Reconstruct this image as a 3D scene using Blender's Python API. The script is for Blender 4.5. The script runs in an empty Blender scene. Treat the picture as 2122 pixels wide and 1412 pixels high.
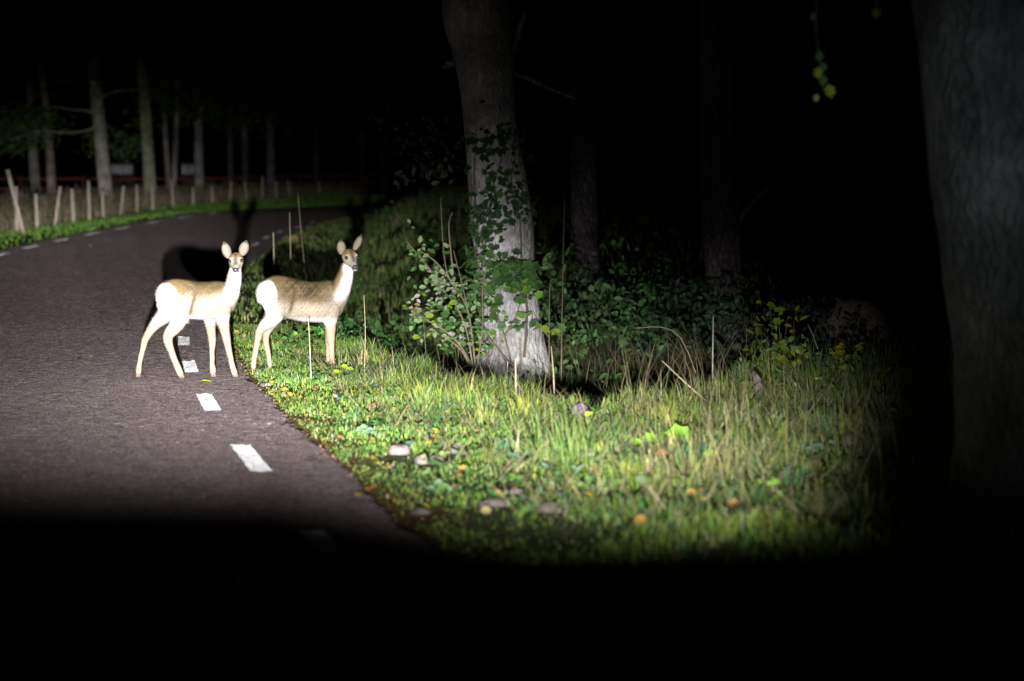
import bpy, math, random
import numpy as np
from mathutils import Vector

random.seed(7)
rng = np.random.default_rng(11)
S = bpy.context.scene
COL = S.collection
R = math.radians

# ------------------------------------------------------------------ camera, sky, headlight, exposure
F, CX, HY, CAMH = 4260.0, 1061.0, 417.0, 1.35      # focal length and horizon in photo pixels, eye height
cam_d = bpy.data.cameras.new('camera')
cam = bpy.data.objects.new('camera', cam_d); COL.objects.link(cam)
cam.location = (0, 0, CAMH); cam.rotation_euler = (R(90), 0, 0)
cam_d.sensor_width = 36; cam_d.lens = 36*F/2122
cam_d.shift_y = -(706-HY)/2122
cam_d.clip_start = .1; cam_d.clip_end = 2000
cam_d.dof.use_dof = True; cam_d.dof.focus_distance = 16.2; cam_d.dof.aperture_fstop = 1.65
S.camera = cam

W = bpy.data.worlds.new('World'); S.world = W; W.use_nodes = True
wn = W.node_tree; bg = wn.nodes['Background']
sky = wn.nodes.new('ShaderNodeTexSky'); sky.sky_type = 'NISHITA'; sky.sun_disc = False
sky.sun_elevation = R(-12); sky.sun_rotation = R(200)
wn.links.new(sky.outputs[0], bg.inputs[0]); bg.inputs[1].default_value = .0006

S.view_settings.view_transform = 'Standard'; S.view_settings.look = 'None'
S.view_settings.gamma = 1; S.view_settings.exposure = 0
S.view_settings.use_curve_mapping = False

# the headlight: its beam pattern is a function of the direction only, as for any headlamp
LAMP = Vector((-.09, .05, .94))
def headlight(pos, k=1.0, shift=0, spill=True):
    L = bpy.data.lights.new('headlight', 'SPOT'); o = bpy.data.objects.new('headlight', L)
    COL.objects.link(o); o.location = pos; o.rotation_euler = (R(90), 0, 0)
    L.energy = 75000*k; L.spot_size = R(75); L.spot_blend = .3; L.shadow_soft_size = .035
    L.color = (1, .97, .965)
    L.use_nodes = True
    nt = L.node_tree; N = nt.nodes; K = nt.links; N.clear()
    def m(op, a, b=None, c=None, clamp=False):
        n = N.new('ShaderNodeMath'); n.operation = op; n.use_clamp = clamp
        for i, v in enumerate((a, b, c)):
            if v is None: continue
            if isinstance(v, (int, float)): n.inputs[i].default_value = v
            else: K.new(v, n.inputs[i])
        return n.outputs[0]
    tc = N.new('ShaderNodeTexCoord'); sp = N.new('ShaderNodeSeparateXYZ'); K.new(tc.outputs['Normal'], sp.inputs[0])
    z = m('ABSOLUTE', sp.outputs[2])
    u = m('MULTIPLY', m('DIVIDE', sp.outputs[0], z), SGN[0]*F)      # right of straight ahead, in photo-pixel units
    v = m('MULTIPLY', m('DIVIDE', sp.outputs[1], z), SGN[1]*F)      # above the horizontal
    def gauss(cu, cv, su, sv, amp):
        a = m('POWER', m('ABSOLUTE', m('DIVIDE', m('SUBTRACT', u, cu), su)), 2)
        b = m('POWER', m('ABSOLUTE', m('DIVIDE', m('SUBTRACT', v, cv), sv)), 2)
        return m('MULTIPLY', m('EXPONENT', m('MULTIPLY', m('ADD', a, b), -1)), amp)
    def ramp(x, lo, hi):
        n = N.new('ShaderNodeMapRange'); n.interpolation_type = 'SMOOTHSTEP'
        K.new(x, n.inputs[0]); n.inputs[1].default_value = lo; n.inputs[2].default_value = hi
        n.inputs[3].default_value = 0; n.inputs[4].default_value = 1
        return n.outputs[0]
    def total(gs):
        t = None
        for g in gs:
            e = gauss(*g); t = e if t is None else m('ADD', t, e)
        return t
    tot = total(BEAM)
    # lower cut-off: level on the left, bulging lower on the right, closed by a rounded right side
    uc = m('MINIMUM', m('MAXIMUM', m('ADD', u, shift), -450), 60)
    low = m('ADD', m('MULTIPLY', m('ADD', uc, 450), -.125), -452)   # cut-off row
    rr = m('POWER', m('MAXIMUM', m('DIVIDE', m('SUBTRACT', m('ADD', u, shift), 480), 400), 0), 2.4)
    low = m('ADD', low, m('MULTIPLY', rr, 205))
    cut = ramp(m('SUBTRACT', v, low), -20, 185)
    side = m('SUBTRACT', 1, ramp(u, 470-shift, 900-shift))
    tot = m('MULTIPLY', m('MULTIPLY', tot, cut), side)
    if spill: tot = m('ADD', tot, total(SPILL))
    em = N.new('ShaderNodeEmission'); em.inputs[0].default_value = (1, 1, 1, 1); K.new(tot, em.inputs[1])
    out = N.new('ShaderNodeOutputLight'); K.new(em.outputs[0], out.inputs[0])
    return o
SGN = (1, 1)
# centre u, centre v, spread u, spread v, strength   (u = photo x - 1061, v = height above the lamp's level)
BEAM = [(-430, -310, 330, 95, .22),
        (-265, -30, 150, 110, .13),
        (-900, -20, 370, 90, 1.9),
        (-760, -190, 620, 190, .70),
        (-560, -260, 420, 150, .42),
        (120, -345, 600, 150, .56),
        (-150, -90, 360, 110, .055),
        (-200, 100, 600, 240, .0045),
        (-850, 90, 370, 120, .68)]
SPILL = [(1050, 260, 270, 430, .0045), (660, 330, 130, 170, .020)]      # stray light high on the right
headlight(LAMP)
headlight(LAMP+Vector((1.15, 0, 0)), .15, 480, False)      # the second, much weaker lamp

# ------------------------------------------------------------------ ground shape
rYX = np.array([[-60,22],[-20,6.5],[0,1.5],[7,-.1],[10.2,-.81],[13.1,-1.47],[16.06,-2.07],[19.1,-2.62],[25,-3.57],[31,-4.19],[36,-4.62],[42,-4.95],
    [47,-5.2],[54,-5.2],[58,-5.0],[61,-4.7],[66,-3.9],[72,-2.8],[80,-.8],[95,4],[110,10],[150,30]], float)
lYX = np.array([[-60,15],[-20,1],[0,-3.7],[10,-5.9],[16,-7.15],[25,-8.6],[31,-9.35],[38,-9.82],[41,-9.95],[44,-10.02],[47,-9.97],[50,-9.86],[53,-9.65],[56,-9.35],
    [59,-9.0],[64,-8.6],[70,-8.1],[76,-7.2],[84,-5.4],[95,-2],[110,5],[150,24]], float)
rYZ = np.array([[-60,0],[20,0],[25,.05],[28,.1],[33,.19],[37,.26],[42,.38],[47,.53],[54,.72],[60,.85],[68,1.0],[80,1.12],[110,1.3],[200,1.8]], float)
lYZ = np.array([[-60,0],[18,0],[25,.1],[32,.22],[38,.35],[41,.436],[44,.51],[47,.6],[50,.69],[53,.8],[56,.916],[59,1.017],[64,1.08],[75,1.13],[90,1.25],[120,1.4],[200,2]], float)
POSTS = [  # fence posts: foot x, foot y, top x, top y in the photo, distance
    (35.4,483,33.3,387,49),(77,477,74.4,402,51.5),(112,472,125,387,54),(153,465,149,392,56.5),(186,460,183,375,59),(214.6,453,212,395,61),
    (249,449,256,386,63.5),(285,445,283,383,66),(317,435,315,384,68.5),(360,430,355,372,71.5),(400,428,400,388,74),(441,422,438,384,77),
    (476.5,419,479,376,80),(512,417,507,376,83),(543,417,544,366,86),(574,414,571,376,89),(600,409,597,374,92),(662,404,660,376,99)]
fY = np.array([-60,20,35]+[p[4] for p in POSTS]+[200.])
fX = np.array([11,-10.4,-12.0]+[(p[0]-CX)/F*p[4] for p in POSTS]+[15.])
fZ = np.array([0,.15,.42]+[CAMH-(p[1]-HY)/F*p[4] for p in POSTS]+[2.6])
def itp(Y, t): return np.interp(Y, t[:,0], t[:,1])
def sst(a, b, x):
    t = np.clip((x-a)/(b-a), 0, 1); return t*t*(3-2*t)
def wob(X, Y, s, seed=0):
    return (np.sin(X*s+1.3*seed+np.sin(Y*s*.7+seed)*1.7)+np.sin(Y*s*1.13+2.1*seed+np.sin(X*s*.9)*1.3)+np.sin((X+Y)*s*.71+seed))/3
DX_ = [-4, -3.2, -1.6, -.8, -.2, .5, 1.1, 1.7, 2.5, 5, 30]; DY_ = [34, 30, 19.5, 16.6, 14.6, 12.6, 13.9, 15.3, 16.4, 18.2, 24]
def T(X, Y, under=True):
    X = np.asarray(X, float); Y = np.asarray(Y, float)
    xr, xl, zr, zl = itp(Y, rYX), itp(Y, lYX), itp(Y, rYZ), itp(Y, lYZ)
    t = np.clip((X-xl)/(xr-xl), 0, 1)
    road = zl+(zr-zl)*t
    ins = sst(-.02, .18, np.minimum(X-xl, xr-X))
    z = road - (.10*ins if under else 0)
    # left verge up to the fence and the pasture behind it
    dl = np.maximum(xl-X, 0); xf = np.interp(Y, fY, fX); zf = np.interp(Y, fY, fZ); df = np.maximum(xl-xf, .5)
    left = zl+(zf-zl)*sst(0, 1, dl/df) + .02*np.maximum(dl-df, 0)
    z = np.where(dl > 0, left+.02*wob(X, Y, 3, 2)*np.clip(dl, 0, 1), z)
    d = np.maximum(X-xr, 0)
    ye = np.interp(X, DX_, DY_)
    b = Y-ye
    step = -.5*sst(0, 1.1, b)*(1-.75*sst(8, 20, b))*sst(.6, 1.5, d)
    bank = 1.0*sst(.6, 4, d)*sst(27, 50, Y)*(1-.85*sst(-1.6, .8, X-.02*(Y-50)))
    right = zr+step+bank+.012*np.maximum(d-4, 0)+.035*wob(X, Y, 2.3, 5)*np.clip(d-.2, 0, 1)+.015*wob(X, Y, 7, 1)*np.clip(d-.1, 0, 1)
    return np.where(d > 0, right, z)
def P(px, py, Y): return Vector(((px-CX)/F*Y, Y, CAMH-(py-HY)/F*Y))
def G(px, py, y0=5.0, y1=160.0):                     # where the ray through a photo pixel meets the ground
    Ys = np.arange(y0, y1, .04); X = (px-CX)/F*Ys; z = CAMH-(py-HY)/F*Ys
    h = z-T(X, Ys, False); k = np.argmax(h <= 0)
    if h[k] > 0: k = len(Ys)-1
    return Vector((X[k], Ys[k], float(T(X[k], Ys[k], False))))
def GZ(x, y): return float(T(x, y, False))

# ------------------------------------------------------------------ helpers
def tag(o, label=None, cat=None, group=None, kind=None):
    if label: o['label'] = label
    if cat: o['category'] = cat
    if group: o['group'] = group
    if kind: o['kind'] = kind
    return o
def empty(name, loc, label=None, cat=None, group=None):
    o = bpy.data.objects.new(name, None); COL.objects.link(o); o.location = loc; o.empty_display_size = .2
    return tag(o, label, cat, group)
def mesh_np(name, V, F_, cols=None, mats=(), smooth=False):
    V = np.asarray(V, np.float32); F_ = np.asarray(F_, np.int32)
    me = bpy.data.meshes.new(name); n, k = F_.shape
    me.vertices.add(len(V)); me.vertices.foreach_set('co', V.ravel())
    me.loops.add(n*k); me.loops.foreach_set('vertex_index', F_.ravel())
    me.polygons.add(n); me.polygons.foreach_set('loop_start', np.arange(0, n*k, k, dtype=np.int32))
    me.polygons.foreach_set('loop_total', np.full(n, k, np.int32))
    if smooth: me.polygons.foreach_set('use_smooth', np.ones(n, bool))
    me.update(calc_edges=True)
    if cols is not None: set_cols(me, cols)
    for m_ in mats: me.materials.append(m_)
    return me
def set_cols(me, cols):
    cols = np.asarray(cols, np.float32)
    a = me.color_attributes.new('Col', 'FLOAT_COLOR', 'POINT')
    c4 = np.ones((len(cols), 4), np.float32); c4[:, :3] = cols
    a.data.foreach_set('color', c4.ravel())
def link(me, name, parent=None, loc=None):
    """mesh given in world coordinates; origin stays at the parent's base"""
    o = bpy.data.objects.new(name, me); COL.objects.link(o)
    if parent is not None:
        o.parent = parent
    if loc is not None: o.location = loc
    return o
def wobj(name, V, F_, cols=None, mats=(), smooth=False, parent=None, base=None):
    """V in world space; stored relative to parent's location (or base for a top-level thing)"""
    V = np.asarray(V, np.float64)
    org = np.array(parent.location) if parent is not None else (np.array(base) if base is not None else np.zeros(3))
    me = mesh_np(name, V-org, F_, cols, mats, smooth)
    o = bpy.data.objects.new(name, me); COL.objects.link(o)
    if parent is not None: o.parent = parent
    elif base is not None: o.location = base
    return o
def cat_mesh(parts):
    Vs, Fs, Cs, off = [], [], [], 0
    for p in parts:
        Vs.append(p[0]); Fs.append(p[1]+off); off += len(p[0])
        if len(p) > 2 and p[2] is not None: Cs.append(p[2])
    return np.concatenate(Vs), np.concatenate(Fs), (np.concatenate(Cs) if Cs else None)

def material(name, rough=.8, spec=.2, col=None, noise=None, bump=None, extra=None):
    """Col attribute (or flat colour) times a noise; bump = (scale, strength, distance)"""
    m_ = bpy.data.materials.new(name); m_.use_nodes = True; nt = m_.node_tree; N = nt.nodes; K = nt.links
    b = N['Principled BSDF']; b.inputs['Roughness'].default_value = rough
    b.inputs['Specular IOR Level'].default_value = spec
    if col is None:
        a = N.new('ShaderNodeAttribute'); a.attribute_name = 'Col'; c = a.outputs['Color']
    else:
        a = N.new('ShaderNodeRGB'); a.outputs[0].default_value = (*col, 1); c = a.outputs[0]
    tc = N.new('ShaderNodeTexCoord')
    if noise:
        sc, lo, hi = noise[:3]
        n = N.new('ShaderNodeTexNoise'); n.inputs['Scale'].default_value = sc; n.inputs['Detail'].default_value = 5
        n.inputs['Roughness'].default_value = .65
        mp = N.new('ShaderNodeMapping'); K.new(tc.outputs['Object'], mp.inputs[0]); K.new(mp.outputs[0], n.inputs['Vector'])
        if len(noise) > 3: mp.inputs['Scale'].default_value = noise[3]
        r = N.new('ShaderNodeMapRange'); K.new(n.outputs[0], r.inputs[0]); r.inputs[1].default_value = .3; r.inputs[2].default_value = .7
        r.inputs[3].default_value = lo; r.inputs[4].default_value = hi
        mx = N.new('ShaderNodeVectorMath'); mx.operation = 'SCALE'; K.new(c, mx.inputs[0]); K.new(r.outputs[0], mx.inputs['Scale']); c = mx.outputs[0]
    K.new(c, b.inputs['Base Color'])
    if bump:
        n = N.new('ShaderNodeTexNoise'); n.inputs['Scale'].default_value = bump[0]; n.inputs['Detail'].default_value = 6
        mp = N.new('ShaderNodeMapping'); K.new(tc.outputs['Object'], mp.inputs[0]); K.new(mp.outputs[0], n.inputs['Vector'])
        if len(bump) > 3: mp.inputs['Scale'].default_value = bump[3]
        bp = N.new('ShaderNodeBump'); bp.inputs['Strength'].default_value = bump[1]; bp.inputs['Distance'].default_value = bump[2]
        K.new(n.outputs[0], bp.inputs['Height']); K.new(bp.outputs[0], b.inputs['Normal'])
    return m_

def leaf_mat(name):
    m_ = bpy.data.materials.new(name); m_.use_nodes = True; nt = m_.node_tree; N = nt.nodes; K = nt.links
    b = N['Principled BSDF']; b.inputs['Roughness'].default_value = .55; b.inputs['Specular IOR Level'].default_value = .18
    a = N.new('ShaderNodeAttribute'); a.attribute_name = 'Col'
    n = N.new('ShaderNodeTexNoise'); n.inputs['Scale'].default_value = 35; tc = N.new('ShaderNodeTexCoord'); K.new(tc.outputs['Object'], n.inputs['Vector'])
    r = N.new('ShaderNodeMapRange'); K.new(n.outputs[0], r.inputs[0]); r.inputs[1].default_value = .3; r.inputs[2].default_value = .7; r.inputs[3].default_value = .7; r.inputs[4].default_value = 1.25
    mx = N.new('ShaderNodeVectorMath'); mx.operation = 'SCALE'; K.new(a.outputs['Color'], mx.inputs[0]); K.new(r.outputs[0], mx.inputs['Scale'])
    K.new(mx.outputs[0], b.inputs['Base Color'])
    t = N.new('ShaderNodeBsdfTranslucent'); K.new(mx.outputs[0], t.inputs[0])
    s = N.new('ShaderNodeMixShader'); s.inputs[0].default_value = .25
    K.new(b.outputs[0], s.inputs[1]); K.new(t.outputs[0], s.inputs[2]); K.new(s.outputs[0], N['Material Output'].inputs[0])
    return m_

def asphalt_mat():
    m_ = bpy.data.materials.new('asphalt'); m_.use_nodes = True; nt = m_.node_tree; N = nt.nodes; K = nt.links
    b = N['Principled BSDF']; b.inputs['Roughness'].default_value = .9; b.inputs['Specular IOR Level'].default_value = .15
    tc = N.new('ShaderNodeTexCoord')
    v = N.new('ShaderNodeTexVoronoi'); v.inputs['Scale'].default_value = 75; K.new(tc.outputs['Object'], v.inputs['Vector'])
    n1 = N.new('ShaderNodeTexNoise'); n1.inputs['Scale'].default_value = 38; n1.inputs['Detail'].default_value = 8; n1.inputs['Roughness'].default_value = .8
    n2 = N.new('ShaderNodeTexNoise'); n2.inputs['Scale'].default_value = .55; n2.inputs['Detail'].default_value = 5
    for n in (n1, n2): K.new(tc.outputs['Object'], n.inputs['Vector'])
    # each aggregate stone has its own tone
    sep = N.new('ShaderNodeSeparateXYZ'); K.new(v.outputs['Color'], sep.inputs[0])
    pw = N.new('ShaderNodeMath'); pw.operation = 'POWER'; K.new(sep.outputs[0], pw.inputs[0]); pw.inputs[1].default_value = 3.5
    cr = N.new('ShaderNodeMix'); cr.data_type = 'RGBA'; K.new(pw.outputs[0], cr.inputs[0])
    cr.inputs[6].default_value = (.078, .060, .059, 1); cr.inputs[7].default_value = (.36, .28, .26, 1)
    r2 = N.new('ShaderNodeMapRange'); K.new(n2.outputs[0], r2.inputs[0]); r2.inputs[1].default_value = .3; r2.inputs[2].default_value = .7; r2.inputs[3].default_value = .8; r2.inputs[4].default_value = 1.2
    mx = N.new('ShaderNodeVectorMath'); mx.operation = 'SCALE'; K.new(cr.outputs[2], mx.inputs[0]); K.new(r2.outputs[0], mx.inputs['Scale'])
    K.new(mx.outputs[0], b.inputs['Base Color'])
    ad = N.new('ShaderNodeMath'); ad.operation = 'MULTIPLY_ADD'; K.new(v.outputs['Distance'], ad.inputs[0]); ad.inputs[1].default_value = -.9; K.new(n1.outputs[0], ad.inputs[2])
    b.inputs['Sheen Weight'].default_value = .5; b.inputs['Sheen Roughness'].default_value = .6; b.inputs['Sheen Tint'].default_value = (.82, .66, .68, 1)
    bp = N.new('ShaderNodeBump'); bp.inputs['Strength'].default_value = 1; bp.inputs['Distance'].default_value = .02
    K.new(ad.outputs[0], bp.inputs['Height']); K.new(bp.outputs[0], b.inputs['Normal'])
    return m_

M = {}
M['asphalt'] = asphalt_mat()
M['paint'] = material('road_paint', .6, .3, (.86, .87, .93), (45, .85, 1.06), (60, 1, .02))
M['paint'].node_tree.nodes['Principled BSDF'].inputs['Sheen Weight'].default_value = 1.0; M['paint'].node_tree.nodes['Principled BSDF'].inputs['Sheen Roughness'].default_value = .6
M['soil'] = material('soil', .95, .1, None, (9, .5, 1.5), (30, .9, .04))
M['grass'] = leaf_mat('grass_blades')
M['leaf'] = leaf_mat('leaf')
def bark_mat(name, lo, bd, hi=1.45):
    m_ = bpy.data.materials.new(name); m_.use_nodes = True; nt = m_.node_tree; N = nt.nodes; K = nt.links
    b = N['Principled BSDF']; b.inputs['Roughness'].default_value = .92; b.inputs['Specular IOR Level'].default_value = .12
    a = N.new('ShaderNodeAttribute'); a.attribute_name = 'Col'; tc = N.new('ShaderNodeTexCoord')
    w = N.new('ShaderNodeTexNoise'); w.inputs['Scale'].default_value = 6; w.inputs['Detail'].default_value = 4; K.new(tc.outputs['Object'], w.inputs['Vector'])
    ws = N.new('ShaderNodeVectorMath'); ws.operation = 'SCALE'; ws.inputs['Scale'].default_value = .16; K.new(w.outputs['Color'], ws.inputs[0])
    ad = N.new('ShaderNodeVectorMath'); ad.operation = 'ADD'; K.new(tc.outputs['Object'], ad.inputs[0]); K.new(ws.outputs[0], ad.inputs[1])
    mp = N.new('ShaderNodeMapping'); mp.inputs['Scale'].default_value = (1, 1, .34); K.new(ad.outputs[0], mp.inputs[0])
    v = N.new('ShaderNodeTexVoronoi'); v.feature = 'DISTANCE_TO_EDGE'; v.inputs['Scale'].default_value = 17; K.new(mp.outputs[0], v.inputs['Vector'])
    n1 = N.new('ShaderNodeTexNoise'); n1.inputs['Scale'].default_value = 13; n1.inputs['Detail'].default_value = 9; n1.inputs['Roughness'].default_value = .72; K.new(tc.outputs['Object'], n1.inputs['Vector'])
    n2 = N.new('ShaderNodeTexNoise'); n2.inputs['Scale'].default_value = 2.6; n2.inputs['Detail'].default_value = 5; K.new(tc.outputs['Object'], n2.inputs['Vector'])
    def mr(x, a_, b_, c_, d_):
        r = N.new('ShaderNodeMapRange'); K.new(x, r.inputs[0])
        for i, q in enumerate((a_, b_, c_, d_)): r.inputs[i+1].default_value = q
        return r.outputs[0]
    def mul(x, y_):
        q = N.new('ShaderNodeMath'); q.operation = 'MULTIPLY'; K.new(x, q.inputs[0]); K.new(y_, q.inputs[1]); return q.outputs[0]
    cr = mr(v.outputs['Distance'], 0, .16, lo, 1.0); t = mul(mul(cr, mr(n1.outputs[0], .3, .7, .55, hi)), mr(n2.outputs[0], .32, .68, .55, 1.4))
    mx = N.new('ShaderNodeVectorMath'); mx.operation = 'SCALE'; K.new(a.outputs['Color'], mx.inputs[0]); K.new(t, mx.inputs['Scale']); K.new(mx.outputs[0], b.inputs['Base Color'])
    bp = N.new('ShaderNodeBump'); bp.inputs['Strength'].default_value = 1; bp.inputs['Distance'].default_value = bd
    h = N.new('ShaderNodeMath'); h.operation = 'ADD'; K.new(mr(v.outputs['Distance'], 0, .2, 0, .8), h.inputs[0]); K.new(n1.outputs[0], h.inputs[1])
    K.new(h.outputs[0], bp.inputs['Height']); K.new(bp.outputs[0], b.inputs['Normal'])
    return m_
M['bark'] = bark_mat('bark', .5, .03); M['pale_bark'] = bark_mat('pale_bark', .86, .012, 1.3)
M['wood'] = material('weathered_wood', .85, .2, (.27, .24, .19), (30, .5, 1.3, (1, 1, .1)), (60, .5, .01, (1, 1, .1)))
M['redwood'] = material('red_painted_wood', .8, .2, (.065, .014, .008), (20, .6, 1.3), (40, .4, .01))
M['wire'] = material('galvanised_wire', .5, .5, (.3, .3, .3))
M['stone'] = material('stone', .9, .2, None, (22, .6, 1.35), (30, .8, .02))
M['stalk'] = material('dry_stalk', .8, .2, None, (60, .7, 1.2))
M['fur'] = material('fur', .9, .08, None, (120, .72, 1.22), (160, .5, .008))
M['fibre'] = material('fur_fibre', .85, .1, None)
M['eye'] = material('eye', .3, .25, (.012, .01, .012))
M['nose'] = material('wet_nose', .42, .3, (.014, .012, .016), None, (300, .3, .003))
M['hoof'] = material('hoof', .5, .3, (.09, .06, .045))
M['shedwall'] = material('pale_board', .8, .2, (.6, .6, .66), (6, .6, 1.2))
M['roof'] = material('dark_roof', .8, .2, (.06, .05, .05), (6, .6, 1.2))

# ------------------------------------------------------------------ terrain and road
def grid_axis(segs):
    a = []
    for s, e, st in segs: a += list(np.arange(s, e, st))
    return np.array(a+[segs[-1][1]])
gx = grid_axis([(-400, -60, 20), (-60, -20, 2), (-20, -6, .35), (-6, 4, .12), (4, 12, .5), (12, 60, 3), (60, 400, 20)])
gy = grid_axis([(-60, 4, 4), (4, 8, .5), (8, 22, .12), (22, 40, .3), (40, 110, .6), (110, 200, 4), (200, 900, 35)])
XX, YY = np.meshgrid(gx, gy)
ZZ = T(XX, YY)
nx, ny = len(gx), len(gy)
ii = (np.arange(ny-1)[:, None]*nx+np.arange(nx-1)[None]).ravel()
FQ = np.stack([ii, ii+1, ii+nx+1, ii+nx], 1)
V = np.stack([XX.ravel(), YY.ravel(), ZZ.ravel()], 1)
dd = V[:, 0]-itp(V[:, 1], rYX)
c = np.tile(np.array([[.045, .038, .024]]), (len(V), 1))
k = (.5+.5*wob(V[:, 0], V[:, 1], 4, 3))[:, None]
c = c*(1-k*.6)+np.array([[.05, .09, .02]])*k*.6
edge = np.exp(-(dd/.22)**2)[:, None]*(dd > -.3)[:, None]
c = c*(1-edge)+np.array([[.10, .062, .022]])*edge
ground = wobj('ground', V, FQ, c, [M['soil']], True); tag(ground, kind='structure')

ry = list(np.arange(-58, 7.5, 1.5)); q_ = 7.5
while q_ < 100: ry.append(q_); q_ += .021*max(q_/11, .8)
ry = np.array(ry+list(np.arange(100, 151, 3)))
nr = 190; tt = np.linspace(0, 1, nr)
Xr, Xl, Zr, Zl = itp(ry, rYX), itp(ry, lYX), itp(ry, rYZ), itp(ry, lYZ)
# ragged asphalt edge
Xr = Xr+.02*np.sin(ry*1.9)+.015*np.sin(ry*6.3+1)+rng.normal(0, .008, len(ry)); Xl = Xl+.03*np.sin(ry*3.3+2)
RX = Xl[:, None]+(Xr-Xl)[:, None]*tt[None]
RZ = Zl[:, None]+(Zr-Zl)[:, None]*tt[None]+.004
RZ = RZ-np.where((ry > 7.4) & (ry < 100), 0.0052, 0)[:, None]*rng.uniform(0, 1, RZ.shape)*np.clip(ry/14, .8, 2.0)[:, None]
cell = np.gradient(ry); inn = ((ry > 7.4) & (ry < 100))[:, None]
JY = ry[:, None]+inn*rng.uniform(-.38, .38, RX.shape)*cell[:, None]
JX = RX.copy(); JX[:, 1:-1] += (inn*rng.uniform(-.38, .38, RX.shape)*((Xr-Xl)/nr)[:, None])[:, 1:-1]
V = np.stack([JX.ravel(), JY.ravel(), RZ.ravel()], 1)
ii = (np.arange(len(ry)-1)[:, None]*nr+np.arange(nr-1)[None]).ravel()
FQ = np.stack([ii, ii+1, ii+nr+1, ii+nr], 1)
# skirt down both sides so that the road is a slab with an edge
bl = np.stack([RX[:, 0]-.03, ry, RZ[:, 0]-.14], 1); br = np.stack([RX[:, -1]+.03, ry, RZ[:, -1]-.14], 1)
n0 = len(V); V = np.concatenate([V, bl, br]); j = np.arange(len(ry)-1)
FQ = np.concatenate([FQ, np.stack([n0+j, j*nr, (j+1)*nr, n0+j+1], 1), np.stack([j*nr+nr-1, n0+len(ry)+j, n0+len(ry)+j+1, (j+1)*nr+nr-1], 1)])
road = wobj('road', V, FQ, None, [M['asphalt']], False); tag(road, kind='structure')

def zroad(x, y):
    xl_, xr_, zl_, zr_ = itp(y, lYX), itp(y, rYX), itp(y, lYZ), itp(y, rYZ)
    t = (x-xl_)/(xr_-xl_); return zl_+(zr_-zl_)*t
def marking(xf, y0, y1, w):
    n = int((y1-y0)/(.022*max(y0/11, .8)))+2; k = 6; ys = np.linspace(y0, y1, n); Vt = []
    for q, y in enumerate(ys):
        x = xf(y)
        for a in range(k):
            e = random.uniform(-.004, .004) if a in (0, k-1) else 0
            Vt.append((x-w/2+w*a/(k-1)+e, y, zroad(x, y)+.0045+random.uniform(0, .006*max(.8, min(y/14, 2)))))
    Fm = [(k*q+a, k*q+a+1, k*q+k+a+1, k*q+k+a) for q in range(n-1) for a in range(k-1)]
    return wobj('edge_line_mark', Vt, Fm, None, [M['paint']], False, road)
lineR = np.array([[4, .35], [7, -.5], [10.2, -1.24], [13.1, -1.90], [16.06, -2.5], [19.1, -3.05], [25, -3.98], [31, -4.6], [34, -4.95], [36, -5.07], [42, -5.35], [48, -5.62], [60, -5.2]])
y = 7.25
while y < 57:
    marking(lambda q: float(np.interp(q, lineR[:, 0], lineR[:, 1])), y, y+1.12, .108); y += 2.97
lineL = np.array([[10, -5.5], [20, -7.5], [31, -9.0], [38, -9.46], [41, -9.59], [44, -9.66], [47, -9.6], [50, -9.48], [53, -9.27], [56, -8.95], [59, -8.55], [64, -8.15], [70, -7.7], [76, -6.8]])
for y in [35.1, 38, 41, 44, 47, 50, 53, 56, 59, 62, 65]:
    marking(lambda q: float(np.interp(q, lineL[:, 0], lineL[:, 1])), y-.6, y+.65, .13)

# ------------------------------------------------------------------ blades, leaves
def blades(B, h, w, az, lean, cols, bend=1.0):
    """B base points (n,3); returns verts, tris, cols: two quads and a tip, as 5 triangles"""
    n = len(B); dx, dy = np.cos(az), np.sin(az)
    fa = az+np.pi/2+rng.uniform(-.7, .7, n); wx, wy = np.cos(fa), np.sin(fa)
    lv = [0, .42, .78, 1.0]; wd = [1, .85, .5, 0]
    rows = []
    for f, q in zip(lv, wd):
        off = lean*h*f**(1+bend); zz = h*np.sqrt(np.maximum(f*f-(lean*f**(1+bend))**2*.6, .0001))
        c_ = np.stack([B[:, 0]+dx*off, B[:, 1]+dy*off, B[:, 2]+zz], 1)
        if q == 0: rows.append(c_[:, None]); continue
        s = np.stack([wx*w*q/2, wy*w*q/2, 0*w], 1)
        rows.append(np.stack([c_-s, c_+s], 1))
    Vb = np.concatenate(rows, 1)            # n,7,3
    base = (np.arange(n)*7)[:, None, None]
    tri = np.array([[0, 1, 3], [0, 3, 2], [2, 3, 5], [2, 5, 4], [4, 5, 6]])[None]
    Fb = (base+tri).reshape(-1, 3)
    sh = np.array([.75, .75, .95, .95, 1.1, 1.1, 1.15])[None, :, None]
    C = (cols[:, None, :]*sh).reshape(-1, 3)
    return Vb.reshape(-1, 3), Fb, C
def palette(n, cols, wts, jit=.22):
    cols = np.array(cols); idx = rng.choice(len(cols), n, p=np.array(wts)/np.sum(wts))
    return cols[idx]*(1+rng.uniform(-jit, jit, (n, 1)))*(1+rng.uniform(-.08, .08, (n, 3)))
GREEN = [(.070, .130, .018), (.11, .165, .022), (.165, .20, .035), (.06, .13, .045), (.26, .235, .09), (.30, .26, .15)]
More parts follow.
